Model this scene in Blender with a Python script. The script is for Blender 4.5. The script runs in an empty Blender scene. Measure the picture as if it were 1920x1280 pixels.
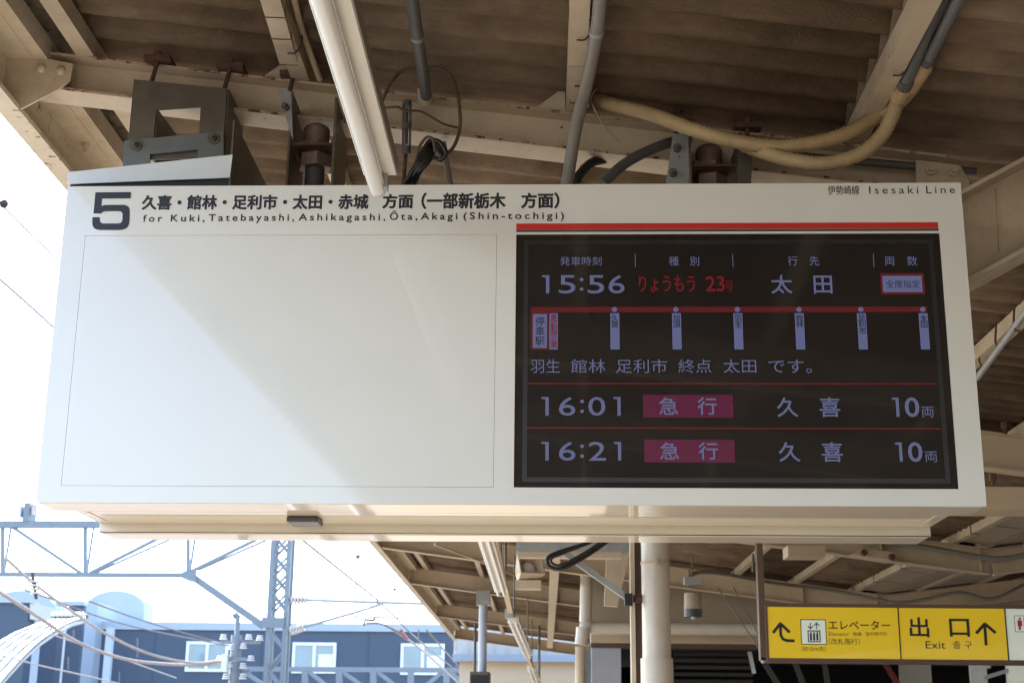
import bpy, math, random
from mathutils import Vector, Matrix
random.seed(7)
S = bpy.context.scene
COL = S.collection
# ------------------------------------------------------------------ camera
EYE = 1.6
YAW, PITCH, ROLL, FPX = -0.0244720779, 0.275519743, 0.0107036057, 2677.6568
cf = Vector((math.sin(YAW)*math.cos(PITCH), math.cos(YAW)*math.cos(PITCH), math.sin(PITCH)))
r0 = Vector((math.cos(YAW), -math.sin(YAW), 0)); u0 = r0.cross(cf)
cr = math.cos(ROLL)*r0 + math.sin(ROLL)*u0
cu = -math.sin(ROLL)*r0 + math.cos(ROLL)*u0
cam = bpy.data.cameras.new('camera'); camo = bpy.data.objects.new('camera', cam); COL.objects.link(camo)
camo.matrix_world = Matrix(((cr.x, cu.x, -cf.x, 0), (cr.y, cu.y, -cf.y, 0), (cr.z, cu.z, -cf.z, EYE), (0, 0, 0, 1)))
cam.sensor_width = 36; cam.lens = FPX/1920*36; cam.clip_start = .05; cam.clip_end = 3000
cam.dof.use_dof = True; cam.dof.focus_distance = 5.2; cam.dof.aperture_fstop = 7.1
S.camera = camo
# ------------------------------------------------------------------ light
SUN_EL, SUN_AZ = math.radians(46), math.radians(308.0)      # azimuth from +Y, clockwise; ahead and to the left
w = bpy.data.worlds.new('World'); S.world = w; w.use_nodes = True
nt = w.node_tree; bg = nt.nodes['Background']
sky = nt.nodes.new('ShaderNodeTexSky'); sky.sky_type = 'NISHITA'; sky.sun_disc = False
sky.sun_elevation = SUN_EL; sky.sun_rotation = SUN_AZ; sky.dust_density = 1.2; sky.air_density = 1.0; sky.ozone_density = 1.0
nt.links.new(sky.outputs[0], bg.inputs[0]); bg.inputs[1].default_value = 0.15
sl = bpy.data.lights.new('sun', 'SUN'); sl.energy = 3.2; sl.angle = math.radians(.5); sl.color = (1, .95, .88)
so = bpy.data.objects.new('sun', sl); COL.objects.link(so)
sd = Vector((math.sin(SUN_AZ)*math.cos(SUN_EL), math.cos(SUN_AZ)*math.cos(SUN_EL), math.sin(SUN_EL)))
so.rotation_euler = sd.to_track_quat('Z', 'Y').to_euler(); so.location = (0, 0, 40)
S.view_settings.view_transform = 'Standard'; S.view_settings.look = 'None'
S.view_settings.exposure = 2.5; S.view_settings.gamma = 1; S.view_settings.use_curve_mapping = False
S.render.engine = 'CYCLES'
S.cycles.use_denoising = True; S.cycles.max_bounces = 10; S.cycles.diffuse_bounces = 6; S.cycles.caustics_reflective = False; S.cycles.caustics_refractive = False
S.cycles.sample_clamp_indirect = 8; S.cycles.filter_width = 1.3
# ------------------------------------------------------------------ helpers
def ray(px, py):
    return cf + cr*((px-960)/FPX) + cu*((640-py)/FPX)
def atY(px, py, Y):
    d = ray(px, py); p = d*(Y/d.y); p.z += EYE; return p
def atZ(px, py, z):                      # z relative to the eye
    d = ray(px, py); p = d*(z/d.z); p.z += EYE; return p
def zb(X):                               # underside line of the purlins, relative to the eye
    return 2.523-.1248*X if X <= 4.5 else 1.9614+.1248*(X-4.5)
WM = {}
class MB:
    def __init__(s, M=None): s.v = []; s.f = []; s.sm = []; s.M = M
    def add(s, vs, fs, smooth=False):
        b = len(s.v)
        for p in vs:
            p = Vector(p); s.v.append(s.M @ p if s.M else p)
        for f in fs: s.f.append([i+b for i in f]); s.sm.append(smooth)
        return s
    def box(s, a, b):
        x0, y0, z0 = a; x1, y1, z1 = b
        return s.add([(x0,y0,z0),(x1,y0,z0),(x1,y1,z0),(x0,y1,z0),(x0,y0,z1),(x1,y0,z1),(x1,y1,z1),(x0,y1,z1)],
                     [(0,3,2,1),(4,5,6,7),(0,1,5,4),(1,2,6,5),(2,3,7,6),(3,0,4,7)])
    def prism(s, poly, vec):
        n = len(poly); poly = [Vector(p) for p in poly]; vec = Vector(vec)
        nrm = sum(((poly[i]-poly[0]).cross(poly[(i+1) % n]-poly[0]) for i in range(n)), Vector())
        if nrm.dot(vec) > 0: poly = poly[::-1]
        vs = poly+[p+vec for p in poly]
        fs = [list(range(n)), list(range(2*n-1, n-1, -1))]+[(i, i+n, (i+1) % n+n, (i+1) % n) for i in range(n)]
        return s.add(vs, fs)
    def ring(s, outer, inner, vec):
        n = len(outer)
        for i in range(n):
            j = (i+1) % n
            s.prism([outer[i], outer[j], inner[j], inner[i]], vec)
        return s
    def sweep(s, p0, p1, prof, side=None, up=(0,0,1)):   # prof: (s,t) closed
        p0 = Vector(p0); p1 = Vector(p1); d = (p1-p0).normalized(); up = Vector(up)
        sd_ = Vector(side) if side else d.cross(up).normalized()
        up2 = sd_.cross(d).normalized()
        return s.prism([p0+sd_*a+up2*b for a, b in prof], p1-p0)
    def bar(s, p0, p1, w_, h, up=(0,0,1)):
        return s.sweep(p0, p1, [(-w_/2,-h/2),(w_/2,-h/2),(w_/2,h/2),(-w_/2,h/2)], up=up)
    def hbeam(s, p0, p1, h, b, tf=.012, tw=.009):        # p = top centre line
        return s.sweep(p0, p1, [(-b/2,0),(-b/2,-tf),(-tw/2,-tf),(-tw/2,-h+tf),(-b/2,-h+tf),(-b/2,-h),(b/2,-h),(b/2,-h+tf),(tw/2,-h+tf),(tw/2,-tf),(b/2,-tf),(b/2,0)])
    def tube(s, pts, r, n=10, spline=True, rib=0, pitch=.016):
        pts = [Vector(p) for p in pts]
        if spline and len(pts) > 2:
            out = []; q = [2*pts[0]-pts[1]]+pts+[2*pts[-1]-pts[-2]]
            for i in range(1, len(q)-2):
                k = 8 if not rib else max(8, int((q[i+1]-q[i]).length/pitch*2))
                for t in [a/k for a in range(k)]:
                    a0, a1, a2, a3 = q[i-1], q[i], q[i+1], q[i+2]
                    out.append(.5*((2*a1)+(a2-a0)*t+(2*a0-5*a1+4*a2-a3)*t*t+(3*a1-a0-3*a2+a3)*t**3))
            out.append(pts[-1]); pts = out
        N = len(pts); vs = []; ref = None
        for i, p in enumerate(pts):
            d = (pts[min(i+1, N-1)]-pts[max(i-1, 0)]).normalized()
            if ref is None: ref = d.orthogonal().normalized()
            ref = (ref-d*ref.dot(d)).normalized(); b = d.cross(ref)
            rr = r+(rib if i % 2 else 0)
            for k in range(n):
                a = 2*math.pi*k/n; vs.append(p+ref*math.cos(a)*rr+b*math.sin(a)*rr)
        fs = [(i*n+k, i*n+(k+1) % n, (i+1)*n+(k+1) % n, (i+1)*n+k) for i in range(N-1) for k in range(n)]
        s.add(vs, fs, True)
        return s.add([vs[k] for k in range(n)]+[vs[(N-1)*n+k] for k in range(n)], [list(range(n))[::-1], list(range(n, 2*n))])
    def cyl(s, p0, p1, r, n=16, r2=None, smooth=True):
        p0 = Vector(p0); p1 = Vector(p1); d = (p1-p0).normalized(); a_ = d.orthogonal().normalized(); b_ = d.cross(a_); r2 = r if r2 is None else r2
        vs = [p0+(a_*math.cos(2*math.pi*k/n)+b_*math.sin(2*math.pi*k/n))*r for k in range(n)]+[p1+(a_*math.cos(2*math.pi*k/n)+b_*math.sin(2*math.pi*k/n))*r2 for k in range(n)]
        s.add(vs, [(k, (k+1) % n, (k+1) % n+n, k+n) for k in range(n)], smooth)
        return s.add(vs, [list(range(n))[::-1], list(range(n, 2*n))])
    def ball(s, c, r, n=12, m=8, sq=(1,1,1)):
        c = Vector(c); vs = []
        for i in range(m+1):
            t = math.pi*i/m
            for k in range(n):
                a = 2*math.pi*k/n; vs.append(c+Vector((math.sin(t)*math.cos(a)*r*sq[0], math.sin(t)*math.sin(a)*r*sq[1], math.cos(t)*r*sq[2])))
        return s.add(vs, [(i*n+k, (i+1)*n+k, (i+1)*n+(k+1) % n, i*n+(k+1) % n) for i in range(m) for k in range(n)], True)
    def build(s, name, m, parent=None, bevel=0, origin=None):
        if parent is not None: M = WM[parent.name]
        else:
            if origin is None:
                n = len(s.v); xs = [p.x for p in s.v]; ys = [p.y for p in s.v]; zs = [p.z for p in s.v]
                origin = Vector(((min(xs)+max(xs))/2, (min(ys)+max(ys))/2, min(zs)))
            M = Matrix.Translation(origin)
        Mi = M.inverted()
        me = bpy.data.meshes.new(name); me.from_pydata([Mi @ p for p in s.v], [], s.f)
        me.polygons.foreach_set('use_smooth', s.sm); me.materials.append(m); me.update()
        o = bpy.data.objects.new(name, me); COL.objects.link(o)
        if parent is not None: o.parent = parent
        else: o.location = origin
        WM[o.name] = M
        if bevel:
            b = o.modifiers.new('bevel', 'BEVEL'); b.width = bevel; b.segments = 2; b.limit_method = 'ANGLE'; b.angle_limit = math.radians(40)
        return o
def tag(o, label=None, cat=None, group=None, kind=None):
    if label: o['label'] = label
    if cat: o['category'] = cat
    if group: o['group'] = group
    if kind: o['kind'] = kind
    return o
def thing(name, label, cat, loc, group=None, rz=0):
    o = bpy.data.objects.new(name, None); COL.objects.link(o); o.location = loc; o.rotation_euler = (0, 0, rz); o.empty_display_size = .1
    WM[o.name] = Matrix.Translation(Vector(loc)) @ Matrix.Rotation(rz, 4, 'Z')
    return tag(o, label, cat, group)
def copy_tree(o, off, label):
    c = o.copy(); COL.objects.link(c); c.location = o.location+Vector(off); c['label'] = label
    for ch in [x for x in o.children]:
        d = ch.copy(); COL.objects.link(d); d.parent = c
        for g in [x for x in ch.children]:
            e = g.copy(); COL.objects.link(e); e.parent = d
    return c
# ------------------------------------------------------------------ materials
def mat(name, col, rough=.6, metal=0, var=.12, scale=6, dirt=None, dirt_amt=.0, dirt_scale=9, bump=.0, bscale=40, coat=0, crough=.03, spec=.5, emis=None, est=0, stretch=(1,1,1), grime=0, gcol=(.12,.08,.05)):
    m = bpy.data.materials.new(name); m.use_nodes = True; n = m.node_tree.nodes; L = m.node_tree.links
    b = n['Principled BSDF']; b.inputs['Roughness'].default_value = rough; b.inputs['Metallic'].default_value = metal
    b.inputs['Coat Weight'].default_value = coat; b.inputs['Coat Roughness'].default_value = crough
    b.inputs['Specular IOR Level'].default_value = spec
    g = n.new('ShaderNodeNewGeometry'); mp = n.new('ShaderNodeMapping'); mp.inputs['Scale'].default_value = stretch
    L.new(g.outputs['Position'], mp.inputs['Vector'])
    t = n.new('ShaderNodeTexNoise'); t.inputs['Scale'].default_value = scale; t.inputs['Detail'].default_value = 6; t.inputs['Roughness'].default_value = .65
    L.new(mp.outputs[0], t.inputs['Vector'])
    mx = n.new('ShaderNodeMix'); mx.data_type = 'RGBA'
    mx.inputs['A'].default_value = (*[c*(1-var) for c in col], 1); mx.inputs['B'].default_value = (*[min(1, c*(1+var)) for c in col], 1)
    mr = n.new('ShaderNodeMapRange'); mr.inputs['From Min'].default_value = .3; mr.inputs['From Max'].default_value = .7
    L.new(t.outputs['Fac'], mr.inputs['Value']); L.new(mr.outputs[0], mx.inputs['Factor']); out = mx.outputs['Result']
    if grime:
        tg = n.new('ShaderNodeTexNoise'); tg.inputs['Scale'].default_value = 1.7; tg.inputs['Detail'].default_value = 8; tg.inputs['Roughness'].default_value = .75
        L.new(g.outputs['Position'], tg.inputs['Vector'])
        rg = n.new('ShaderNodeMapRange'); rg.inputs['From Min'].default_value = .45; rg.inputs['From Max'].default_value = .75; rg.inputs['To Max'].default_value = grime
        L.new(tg.outputs['Fac'], rg.inputs['Value'])
        m3 = n.new('ShaderNodeMix'); m3.data_type = 'RGBA'; m3.inputs['B'].default_value = (*gcol, 1)
        L.new(rg.outputs[0], m3.inputs['Factor']); L.new(out, m3.inputs['A']); out = m3.outputs['Result']
    if dirt:
        t2 = n.new('ShaderNodeTexNoise'); t2.inputs['Scale'].default_value = dirt_scale; t2.inputs['Detail'].default_value = 9; t2.inputs['Roughness'].default_value = .7
        L.new(mp.outputs[0], t2.inputs['Vector'])
        r2 = n.new('ShaderNodeMapRange'); r2.inputs['From Min'].default_value = .70-dirt_amt; r2.inputs['From Max'].default_value = .76-dirt_amt
        L.new(t2.outputs['Fac'], r2.inputs['Value'])
        m2 = n.new('ShaderNodeMix'); m2.data_type = 'RGBA'; m2.inputs['B'].default_value = (*dirt, 1)
        L.new(r2.outputs[0], m2.inputs['Factor']); L.new(out, m2.inputs['A']); out = m2.outputs['Result']
    L.new(out, b.inputs['Base Color'])
    if bump:
        t3 = n.new('ShaderNodeTexNoise'); t3.inputs['Scale'].default_value = bscale; t3.inputs['Detail'].default_value = 5
        L.new(mp.outputs[0], t3.inputs['Vector'])
        bp = n.new('ShaderNodeBump'); bp.inputs['Strength'].default_value = bump; bp.inputs['Distance'].default_value = .01
        L.new(t3.outputs['Fac'], bp.inputs['Height']); L.new(bp.outputs[0], b.inputs['Normal'])
    if emis:
        b.inputs['Emission Color'].default_value = (*emis, 1); b.inputs['Emission Strength'].default_value = est
    return m
RUST = (.10, .035, .02)
cream = mat('cream_paint', (.60,.50,.37), .5, var=.06, dirt=RUST, dirt_amt=.05, dirt_scale=26, bump=.2, grime=.6, gcol=(.24,.165,.10))  # grime is real dirt and also darkens the paint in place of roof shade
cream_clean = mat('cream_paint_clean', (.58,.47,.34), .5, var=.05, grime=.25, gcol=(.38,.29,.2), bump=.06)
eavepaint = mat('eave_paint', (.66,.57,.44), .55, var=.07, dirt=(.17,.09,.06), dirt_amt=.12, dirt_scale=17, bump=.2)
slate = mat('roof_slate', (.205,.148,.10), .9, var=.35, scale=3.5, stretch=(.7,3,1), dirt=(.26,.21,.14), dirt_amt=.05, dirt_scale=26, bump=.5, bscale=90, spec=.2, grime=.7, gcol=(.07,.046,.03))
boardw = mat('board_white', (.80,.785,.735), .32, var=.015, scale=2, coat=1.0, crough=.05, spec=.5, dirt=(.33,.28,.2), dirt_amt=-.025, dirt_scale=48, grime=.07, gcol=(.5,.42,.3))
boardu = mat('board_underside', (.75,.67,.535), .35, var=.06, scale=2.5, coat=.8, stretch=(1,5,1))
lip = mat('board_lower_lip', (.68,.64,.54), .35, var=.03, coat=.6)
black = mat('gap_shade_screen_black', (.015,.015,.018), .6)
ink = mat('black_ink', (.02,.02,.03), .5, var=.02)
redp = mat('red_stripe', (.62,.03,.02), .4, var=.03, coat=.5)
greyp = mat('grey_stripe', (.08,.07,.07), .45, var=.02, coat=.5)
lcd = mat('lcd_glass', (.022,.019,.018), .12, var=.15, scale=3, coat=.5, spec=.35, dirt=(.09,.075,.06), dirt_amt=-.02, dirt_scale=75)
lcdb = mat('lcd_bezel', (.022,.024,.028), .3, var=.1, coat=.4)
def scr(name, c, s=1.0): return mat(name, tuple(x*.14 for x in c), .25, var=.02, spec=.35, coat=.3, emis=c, est=s)
scr_txt = scr('screen_blue_text', (.15,.165,.31), .11)
scr_pale = scr('screen_blue_bar', (.15,.165,.33), .11)
scr_red = scr('screen_red', (.22,.025,.03), .06)
scr_redt = scr('screen_red_text', (.27,.02,.03), .075)
scr_mag = scr('screen_magenta', (.21,.025,.085), .06)
scr_dark = mat('screen_dark_text', (.015,.015,.03), .4, var=.02)
steel = mat('galvanised_steel', (.125,.105,.08), .5, metal=.15, var=.18, scale=9, dirt=(.09,.04,.025), dirt_amt=.03, dirt_scale=15, bump=.1)
steel_l = mat('pale_steel', (.36,.37,.38), .45, metal=.3, var=.12, scale=9)
rusty = mat('rusty_steel', (.10,.05,.035), .8, var=.4, scale=25, bump=.5)
nutm = mat('worn_nut', (.24,.17,.135), .55, metal=.3, var=.3, scale=20, bump=.2)
coverw = mat('white_cover', (.74,.76,.78), .35, var=.03, coat=.5)
lampw = mat('lamp_enamel', (.80,.77,.70), .35, var=.03, coat=.3, dirt=(.25,.16,.1), dirt_amt=-.03, dirt_scale=40)
lampside = mat('lamp_side', (.22,.18,.145), .5, var=.1, dirt=RUST, dirt_amt=.02, dirt_scale=30)
tubem = mat('lamp_tube', (.86,.86,.84), .18, var=.01, coat=.6)
pink = mat('lamp_socket', (.72,.6,.55), .4)
pvc = mat('grey_conduit', (.25,.235,.21), .45, var=.1, grime=.5)
pvcd = mat('dark_conduit', (.10,.10,.105), .5, var=.15, grime=.4)
hosem = mat('cream_hose', (.52,.38,.21), .55, var=.14, scale=12, grime=.6, gcol=(.16,.09,.05))
blackc = mat('black_cable', (.018,.016,.015), .4, var=.2)
brownc = mat('brown_wire', (.13,.085,.055), .6)
pipew = mat('drain_pipe_paint', (.62,.56,.48), .4, var=.06, grime=.3, gcol=(.35,.28,.2), coat=.2)
brown = mat('brown_paint', (.10,.06,.045), .5, var=.1)
panelc = mat('ceiling_panel', (.40,.33,.25), .6, var=.05, grime=.2)
wallc = mat('far_cream_wall', (.72,.58,.42), .7, var=.03)
siding = mat('grey_siding', (.55,.52,.47), .6, var=.03)
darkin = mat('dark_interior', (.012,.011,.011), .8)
blueg = mat('gantry_paint', (.19,.22,.255), .5, metal=.1, var=.08)
navy = mat('navy_cladding', (.052,.076,.12), .55, var=.05)
palew = mat('pale_cladding', (.36,.42,.50), .5, var=.03)
glassb = mat('window_glass', (.18,.27,.34), .08, var=.15, scale=.6, coat=.6)
blindw = mat('window_blind', (.75,.8,.82), .5)
whitef = mat('white_frame', (.75,.78,.8), .4)
archm = mat('arch_roof', (.60,.62,.65), .3, metal=.4, var=.12, scale=2)
porcel = mat('porcelain', (.55,.47,.43), .3)
wirem = mat('catenary_wire', (.16,.14,.14), .5, var=.1)
wirel = mat('pale_cable', (.42,.36,.32), .5, var=.1)
yel = mat('yellow_panel', (.68,.47,.012), .4, var=.05, scale=1.5, coat=.3, emis=(.68,.46,.01), est=.06)
whp = mat('white_panel', (.7,.76,.68), .4, var=.02, coat=.3, emis=(.7,.76,.68), est=.05)
signf = mat('sign_frame_brown', (.13,.075,.05), .45, var=.08)
concrete = mat('platform_concrete', (.225,.19,.145), .85, var=.12, scale=3, bump=.2)
ballast = mat('ballast', (.15,.135,.12), .95, var=.4, scale=22, bump=.8)
soil = mat('ground', (.16,.16,.14), .95, var=.2, scale=.5)
bluepost = mat('pale_blue_post', (.46,.50,.58), .4, var=.04)
# ------------------------------------------------------------------ ground
g = MB(); g.box((-1500,-400,-1.6),(1500,2200,-1.2)); tag(g.build('ground', soil), kind='structure')
g = MB(); g.box((-14,-60,-1.196),(-2.5,200,-.95)); tag(g.build('track_bed', ballast), kind='structure')
g = MB(); g.box((-2.45,-60,-1.196),(12.5,36.0,0)); tag(g.build('platform', concrete), kind='structure')
for xr in (-3.4, -4.47):
    g = MB(); g.box((xr-.035,-60,-.949),(xr+.035,200,-.80)); tag(g.build('rail', steel_l), kind='structure')
blocker = thing('added_light_blocker', 'added unseen block shading the right side of the platform', 'building', (14,10,0))  # out of view, added to keep light off the right side
b = MB(); b.box((12.6,-40,-1.19),(22,60,5.2)); b.build('wall', mat('light_blocker_wall',(.30,.25,.2),.8), blocker)
# ------------------------------------------------------------------ canopy
YN, YE = 4.35, 36.4
can = thing('platform_canopy', 'long platform roof of brown corrugated sheets on cream painted steel beams', 'canopy', (1.5, 15, 0))
PITCHW, WAVES = .19, 5
def sheet(x0, x1, y0, name='roof_sheet', waves=WAVES, tilt=.010, dz=0, pm=can, m=slate, segs=8):
    N = waves*segs+3; vs = []
    za, zc = zb(x0)+EYE+.122+dz, zb(x1)+EYE+.122+dz
    for th in (0, .007):
        for i in range(N):
            y = y0+i/segs*PITCHW; z = .033*math.cos(2*math.pi*i/segs)+tilt*(i/(N-1))
            vs.append((x0, y, za+z+th)); vs.append((x1, y, zc+z+th))
    fs = []
    for i in range(N-1):
        a = 2*i; fs.append((a, a+2, a+3, a+1)); b = 2*N+2*i; fs.append((b, b+1, b+3, b+2))
        fs.append((a, b, b+2, a+2)); fs.append((a+1, a+3, b+3, b+1))
    fs.append((0, 1, 2*N+1, 2*N)); fs.append((2*N-2, 4*N-2, 4*N-1, 2*N-1))
    b = MB(); b.add(vs, fs, False); o = b.build(name, m, pm); o.data.polygons.foreach_set('use_smooth', [len(p.vertices) == 4 and abs(p.normal.z) > .3 for p in o.data.polygons]); return o
cols = [(-2.33,-1.0,.0), (-1.03,1.25,-.009), (1.22,3.4,-.018), (3.37,4.48,-.027), (4.53,7.0,-.027), (6.97,9.2,-.018), (9.17,11.3,-.009)]
rows = int((YE-YN)/.95)+1
for (x0, x1, dz) in cols:
    first = sheet(x0, x1, YN, dz=dz)
    for r_ in range(1, rows):
        c = first.copy(); COL.objects.link(c); c.parent = can; c.location = (random.uniform(-.006,.006), r_*.95, random.uniform(-.002,.002))
    nr = sheet(x0, x1, YN-20*.95, waves=20*5, tilt=0, dz=dz, segs=4); nr['kind'] = 'stuff'; nr.name = 'roof_sheet_run'
hook = mat('hook_bolt', (.09,.06,.045), .7)
# purlins
PX = [-1.973,-1.06,.08,1.225,2.52,3.3,4.1]
for i, x in enumerate(PX+[9.0-p for p in reversed(PX)]):
    z = zb(x+.035)+EYE
    b = MB(); wd = .072
    b.box((x,-14,z),(x+wd,YE,z+.082)); b.build('purlin', cream, can)
for x in PX[1:6]:
    for y in (4.75, 5.13, 5.7, 6.27):
        z = zb(x+.09)+EYE; b = MB(); b.tube([(x+.085,y,z+.10),(x+.082,y,z+.03),(x+.06,y,z-.006),(x+.03,y,z-.008)], .004, 6); b.build('hook_bolt', hook, can)
for x, ys_ in ((2.52,()),(3.3,(9.0,10.6,12.3,13.9,16)),(4.1,(10.4,11.5,12.7,13.8,15.2,16.6,18,20.5)),(4.82,(9.0,10.5,11.4,12.5,13.6,15.3,16.8)),(5.6,(10.7,12,13.5,15.5)),(.08,(16,17.5,20.5,22,25))):
    for y in ys_:
        z = zb(x+.035)+EYE; b = MB(); b.box((x-.008,y,z-.008),(x+.08,y+.012,z-.001)); b.box((x-.008,y,z-.001),(x-.001,y+.012,z+.10)); b.build('tie_wire', brownc, can)
# eave
ZE = 2.51+EYE
def eave(sx, nm='eave_channel'):
    def X(a): return a if sx > 0 else 9.0-a
    b = MB(); bx = lambda xa, xb, z0, z1: b.box((min(X(xa),X(xb)),-14,z0),(max(X(xa),X(xb)),YE,z1))
    bx(-2.275,-2.262,ZE,ZE+.39); bx(-2.262,-2.184,ZE,ZE+.010); bx(-2.194,-2.184,ZE+.010,ZE+.022)
    o = b.build(nm, eavepaint, can)
    b = MB(); bx(-2.262,-2.149,ZE+.235,ZE+.245); bx(-2.145,-2.088,ZE+.232,ZE+.242); bx(-2.096,-2.088,ZE+.242,ZE+.33)
    b.build('soffit_strip', cream, can); return o
eave(1); eave(-1)
# main frames
def frame(D, bx=.14, h=.26):
    b = MB(); b.hbeam((-2.2,D,zb(-2.2)+EYE),(4.5,D,zb(4.5)+EYE),h,bx); bm = b.build('roof_beam', cream_clean, can)
    b = MB(); b.hbeam((4.5,D,zb(4.5)+EYE),(11.2,D,zb(11.2)+EYE),h,bx); b.build('roof_beam', cream_clean, can)
    st = MB()
    for x in (.2, 1.9, 3.4, 4.38):
        z = zb(x)+EYE; st.box((x,D-bx/2,z-h+.014),(x+.012,D-.006,z-.014))
    st.build('stiffener', cream_clean, bm)
    return bm
for D in (9.87, 14.6, 19.2, 23.6, 29.8, 36.0):
    fr = frame(D)
    for x in (.0, .14):
        for dz in (.085, .165):
            b = MB(); z = zb(x)+EYE-dz; b.cyl((x-.05,D-.0046,z),(x-.05,D-.03,z),.022,8); b.build('bolt_head', cream_clean, fr)
for D in (-1, 4.3-3.0, -7):
    b = MB(); b.hbeam((-2.2,D,zb(-2.2)+EYE),(4.5,D,zb(4.5)+EYE),.26,.14); b.build('roof_beam', cream_clean, can)
    b = MB(); b.hbeam((4.5,D,zb(4.5)+EYE),(11.2,D,zb(11.2)+EYE),.26,.14); b.build('roof_beam', cream_clean, can)
# near cross beam carrying the board
yb0 = 5.48
zc_ = lambda X, off=0: 2.523-.1248*X+EYE+off
b = MB(); b.hbeam((-2.14,yb0,zc_(-2.14)),(1.62,yb0,zc_(1.62)),.165,.15,.010,.008); cb = b.build('cross_beam', cream, can)
rustedge = mat('rusty_paint_edge', (.50,.38,.26), .7, dirt=(.13,.045,.03), dirt_amt=.18, dirt_scale=18, bump=.3)
for yy, hh in ((5.4035,.0105), (5.4035,.165)):
    b = MB(); b.bar((-2.1,yy,zc_(-2.1,-hh+.0055)),(1.62,yy,zc_(1.62,-hh+.0055)),.003,.011); b.build('rust_edge', rustedge, cb)
# gusset at the eave
D = 5.39
b = MB(); b.prism([atY(0,98,D), atY(58,104,D), atY(137,120,D), atY(131,150,D), atY(110,167,D), atY(35,206,D), atY(-30,170,D), atY(-30,95,D)], (0,.012,0))
gp = b.build('gusset_plate', cream, can)
for q in ((78,129),(114,133)):
    p = atY(*q, D); b = MB(); b.ball(p+Vector((0,-.002,0)), .021, 14, 8, (1,.75,1)); b.build('rivet', cream, gp)
p = atZ(161,270, ZE-EYE+.234); b = MB(); b.cyl(p, p+Vector((0,0,-.02)), .022, 6, smooth=False); b.cyl(p+Vector((0,0,-.02)), p+Vector((0,0,-.05)), .010, 8); b.build('bolt_head', cream, can)
# purlin cleats on the near beam
for x in PX[1:5]:
    if x > 1.5: continue
    z = zc_(x); b = MB(); b.prism([(x-.004,5.42,z+.004),(x-.13,5.42,z+.018),(x-.004,5.42,z+.12)], (0,.01,0)); b.build('cleat_plate', rusty if x > 1 else cream, can)
# splice plate and haunch girder at right
D = 5.36
b = MB(); b.prism([atY(1718,300,D), atY(1800,310,D), atY(1816,338,D), atY(1830,420,D), atY(1718,420,D)], (0,.012,0)); sp = b.build('splice_plate', cream, can)
for q in ((1743,321),(1787,324)):
    p = atY(*q, D); b = MB(); b.cyl(p, p+Vector((0,-.018,0)), .022, 6, smooth=False); b.cyl(p+Vector((0,-.018,0)), p+Vector((0,-.034,0)), .012, 10); b.build('bolt_head', cream, sp)
pa = atY(1740,547,5.15); pc = atY(2010,401,5.15)
hg = .325; pa2 = Vector((pa.x,5.285,pa.z+hg)); pc2 = Vector((pc.x,5.285,pc.z+hg))
b = MB(); b.hbeam(pa2, pc2, hg, .27, .016, .012); hgo = b.build('haunch_girder', cream, can)
D = 5.27
b = MB(); p1 = atY(1868,352,D); p2 = atY(1874,470,D); b.bar(p1, p2, .005, .007, up=(0,1,0)); b.build('weld_seam', cream, hgo)
# flat ceiling panels over the valley (right)
for D0, D1 in ((10.0,14.5),(14.75,19.1),(19.35,23.5),(23.75,29.7)):
    n = 4
    for i in range(n):
        ya, yb_ = D0+(D1-D0)*i/n+.03, D0+(D1-D0)*(i+1)/n-.03
        for xa, xb in ((4.19,4.48),(4.52,4.89),(4.98,5.34),(5.38,5.68)):
            za, zz = zb(xa)+EYE+.02, zb(xb)+EYE+.02
            b = MB(); b.prism([(xa,ya,za),(xb,ya,zz),(xb,ya,zz+.012),(xa,ya,za+.012)], (0,yb_-ya,0)); b.build('ceiling_panel', panelc, can)
b = MB(); b.box((4.42,-14,zb(4.5)+EYE+.045),(4.58,YE,zb(4.5)+EYE+.24)); b.build('valley_gutter', cream_clean, can)
for q, D_ in (((1861,893),9.72),((1884,797),9.72)):
    p = atY(*q, D_); b = MB(); b.cyl(p+Vector((0,0,.02)), p+Vector((0,0,-.03)), .026, 6, smooth=False); b.cyl(p+Vector((0,0,-.03)), p+Vector((0,0,-.06)), .014, 8); b.build('bolt_head', rusty, can)
# low duct across under the second frame at the right
b = MB(); b.box((2.9,10.1,atY(1856,955,10.1).z),(9.0,10.4,atY(1853,912,10.1).z)); tag(b.build('duct', cream_clean), 'cream box duct crossing below the roof beam at the right edge', 'duct')
# ------------------------------------------------------------------ departure board
BX, BY, BZ, BPSI = -1.78784071, 4.94153491, EYE+.80425898, -0.0149837128
BW, BH = 3.3, 1.18795
board = thing('departure_board', 'large white hanging platform board with black train display at its right half', 'departure board', (BX,BY,BZ), rz=BPSI)
BM = WM[board.name]; BMi = BM.inverted()
def bl(px, py, d=0):                     # pixel -> board-local (u, v) on plane d
    o = BMi @ Vector((0,0,EYE)); q = BMi.to_3x3() @ ray(px, py); t = (d-o.y)/q.y
    p = o+q*t; return p.x, p.z
def bpx(px, py, d=0):
    u, v = bl(px, py, d); return BM @ Vector((u, d, v))
def poly_local(name, pts, m, parent, d, th=.0012, M=BM):
    b = MB(M); b.prism([(u, d, v) for u, v in pts], (0, th, 0)); return b.build(name, m, parent)
dl, dt = bl(137,443)[0]*0+ (bl(160,443)[0]+bl(115,910)[0])/2, bl(540,441)[1]
dr, db = (bl(930,438)[0]+bl(926,912)[0])/2, bl(520,911)[1]
sl_, sr = (bl(968,437)[0]+bl(963,915)[0])/2, (bl(1760,437)[0]+bl(1800,915)[0])/2
st, sb = bl(1360,437)[1], bl(1400,915)[1]
g2 = .0011
b = MB(BM)
b.box((0,.006,0),(BW,.19,BH))
b.build('board_shell', boardw, board, bevel=.003)
b = MB(BM)
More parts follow.
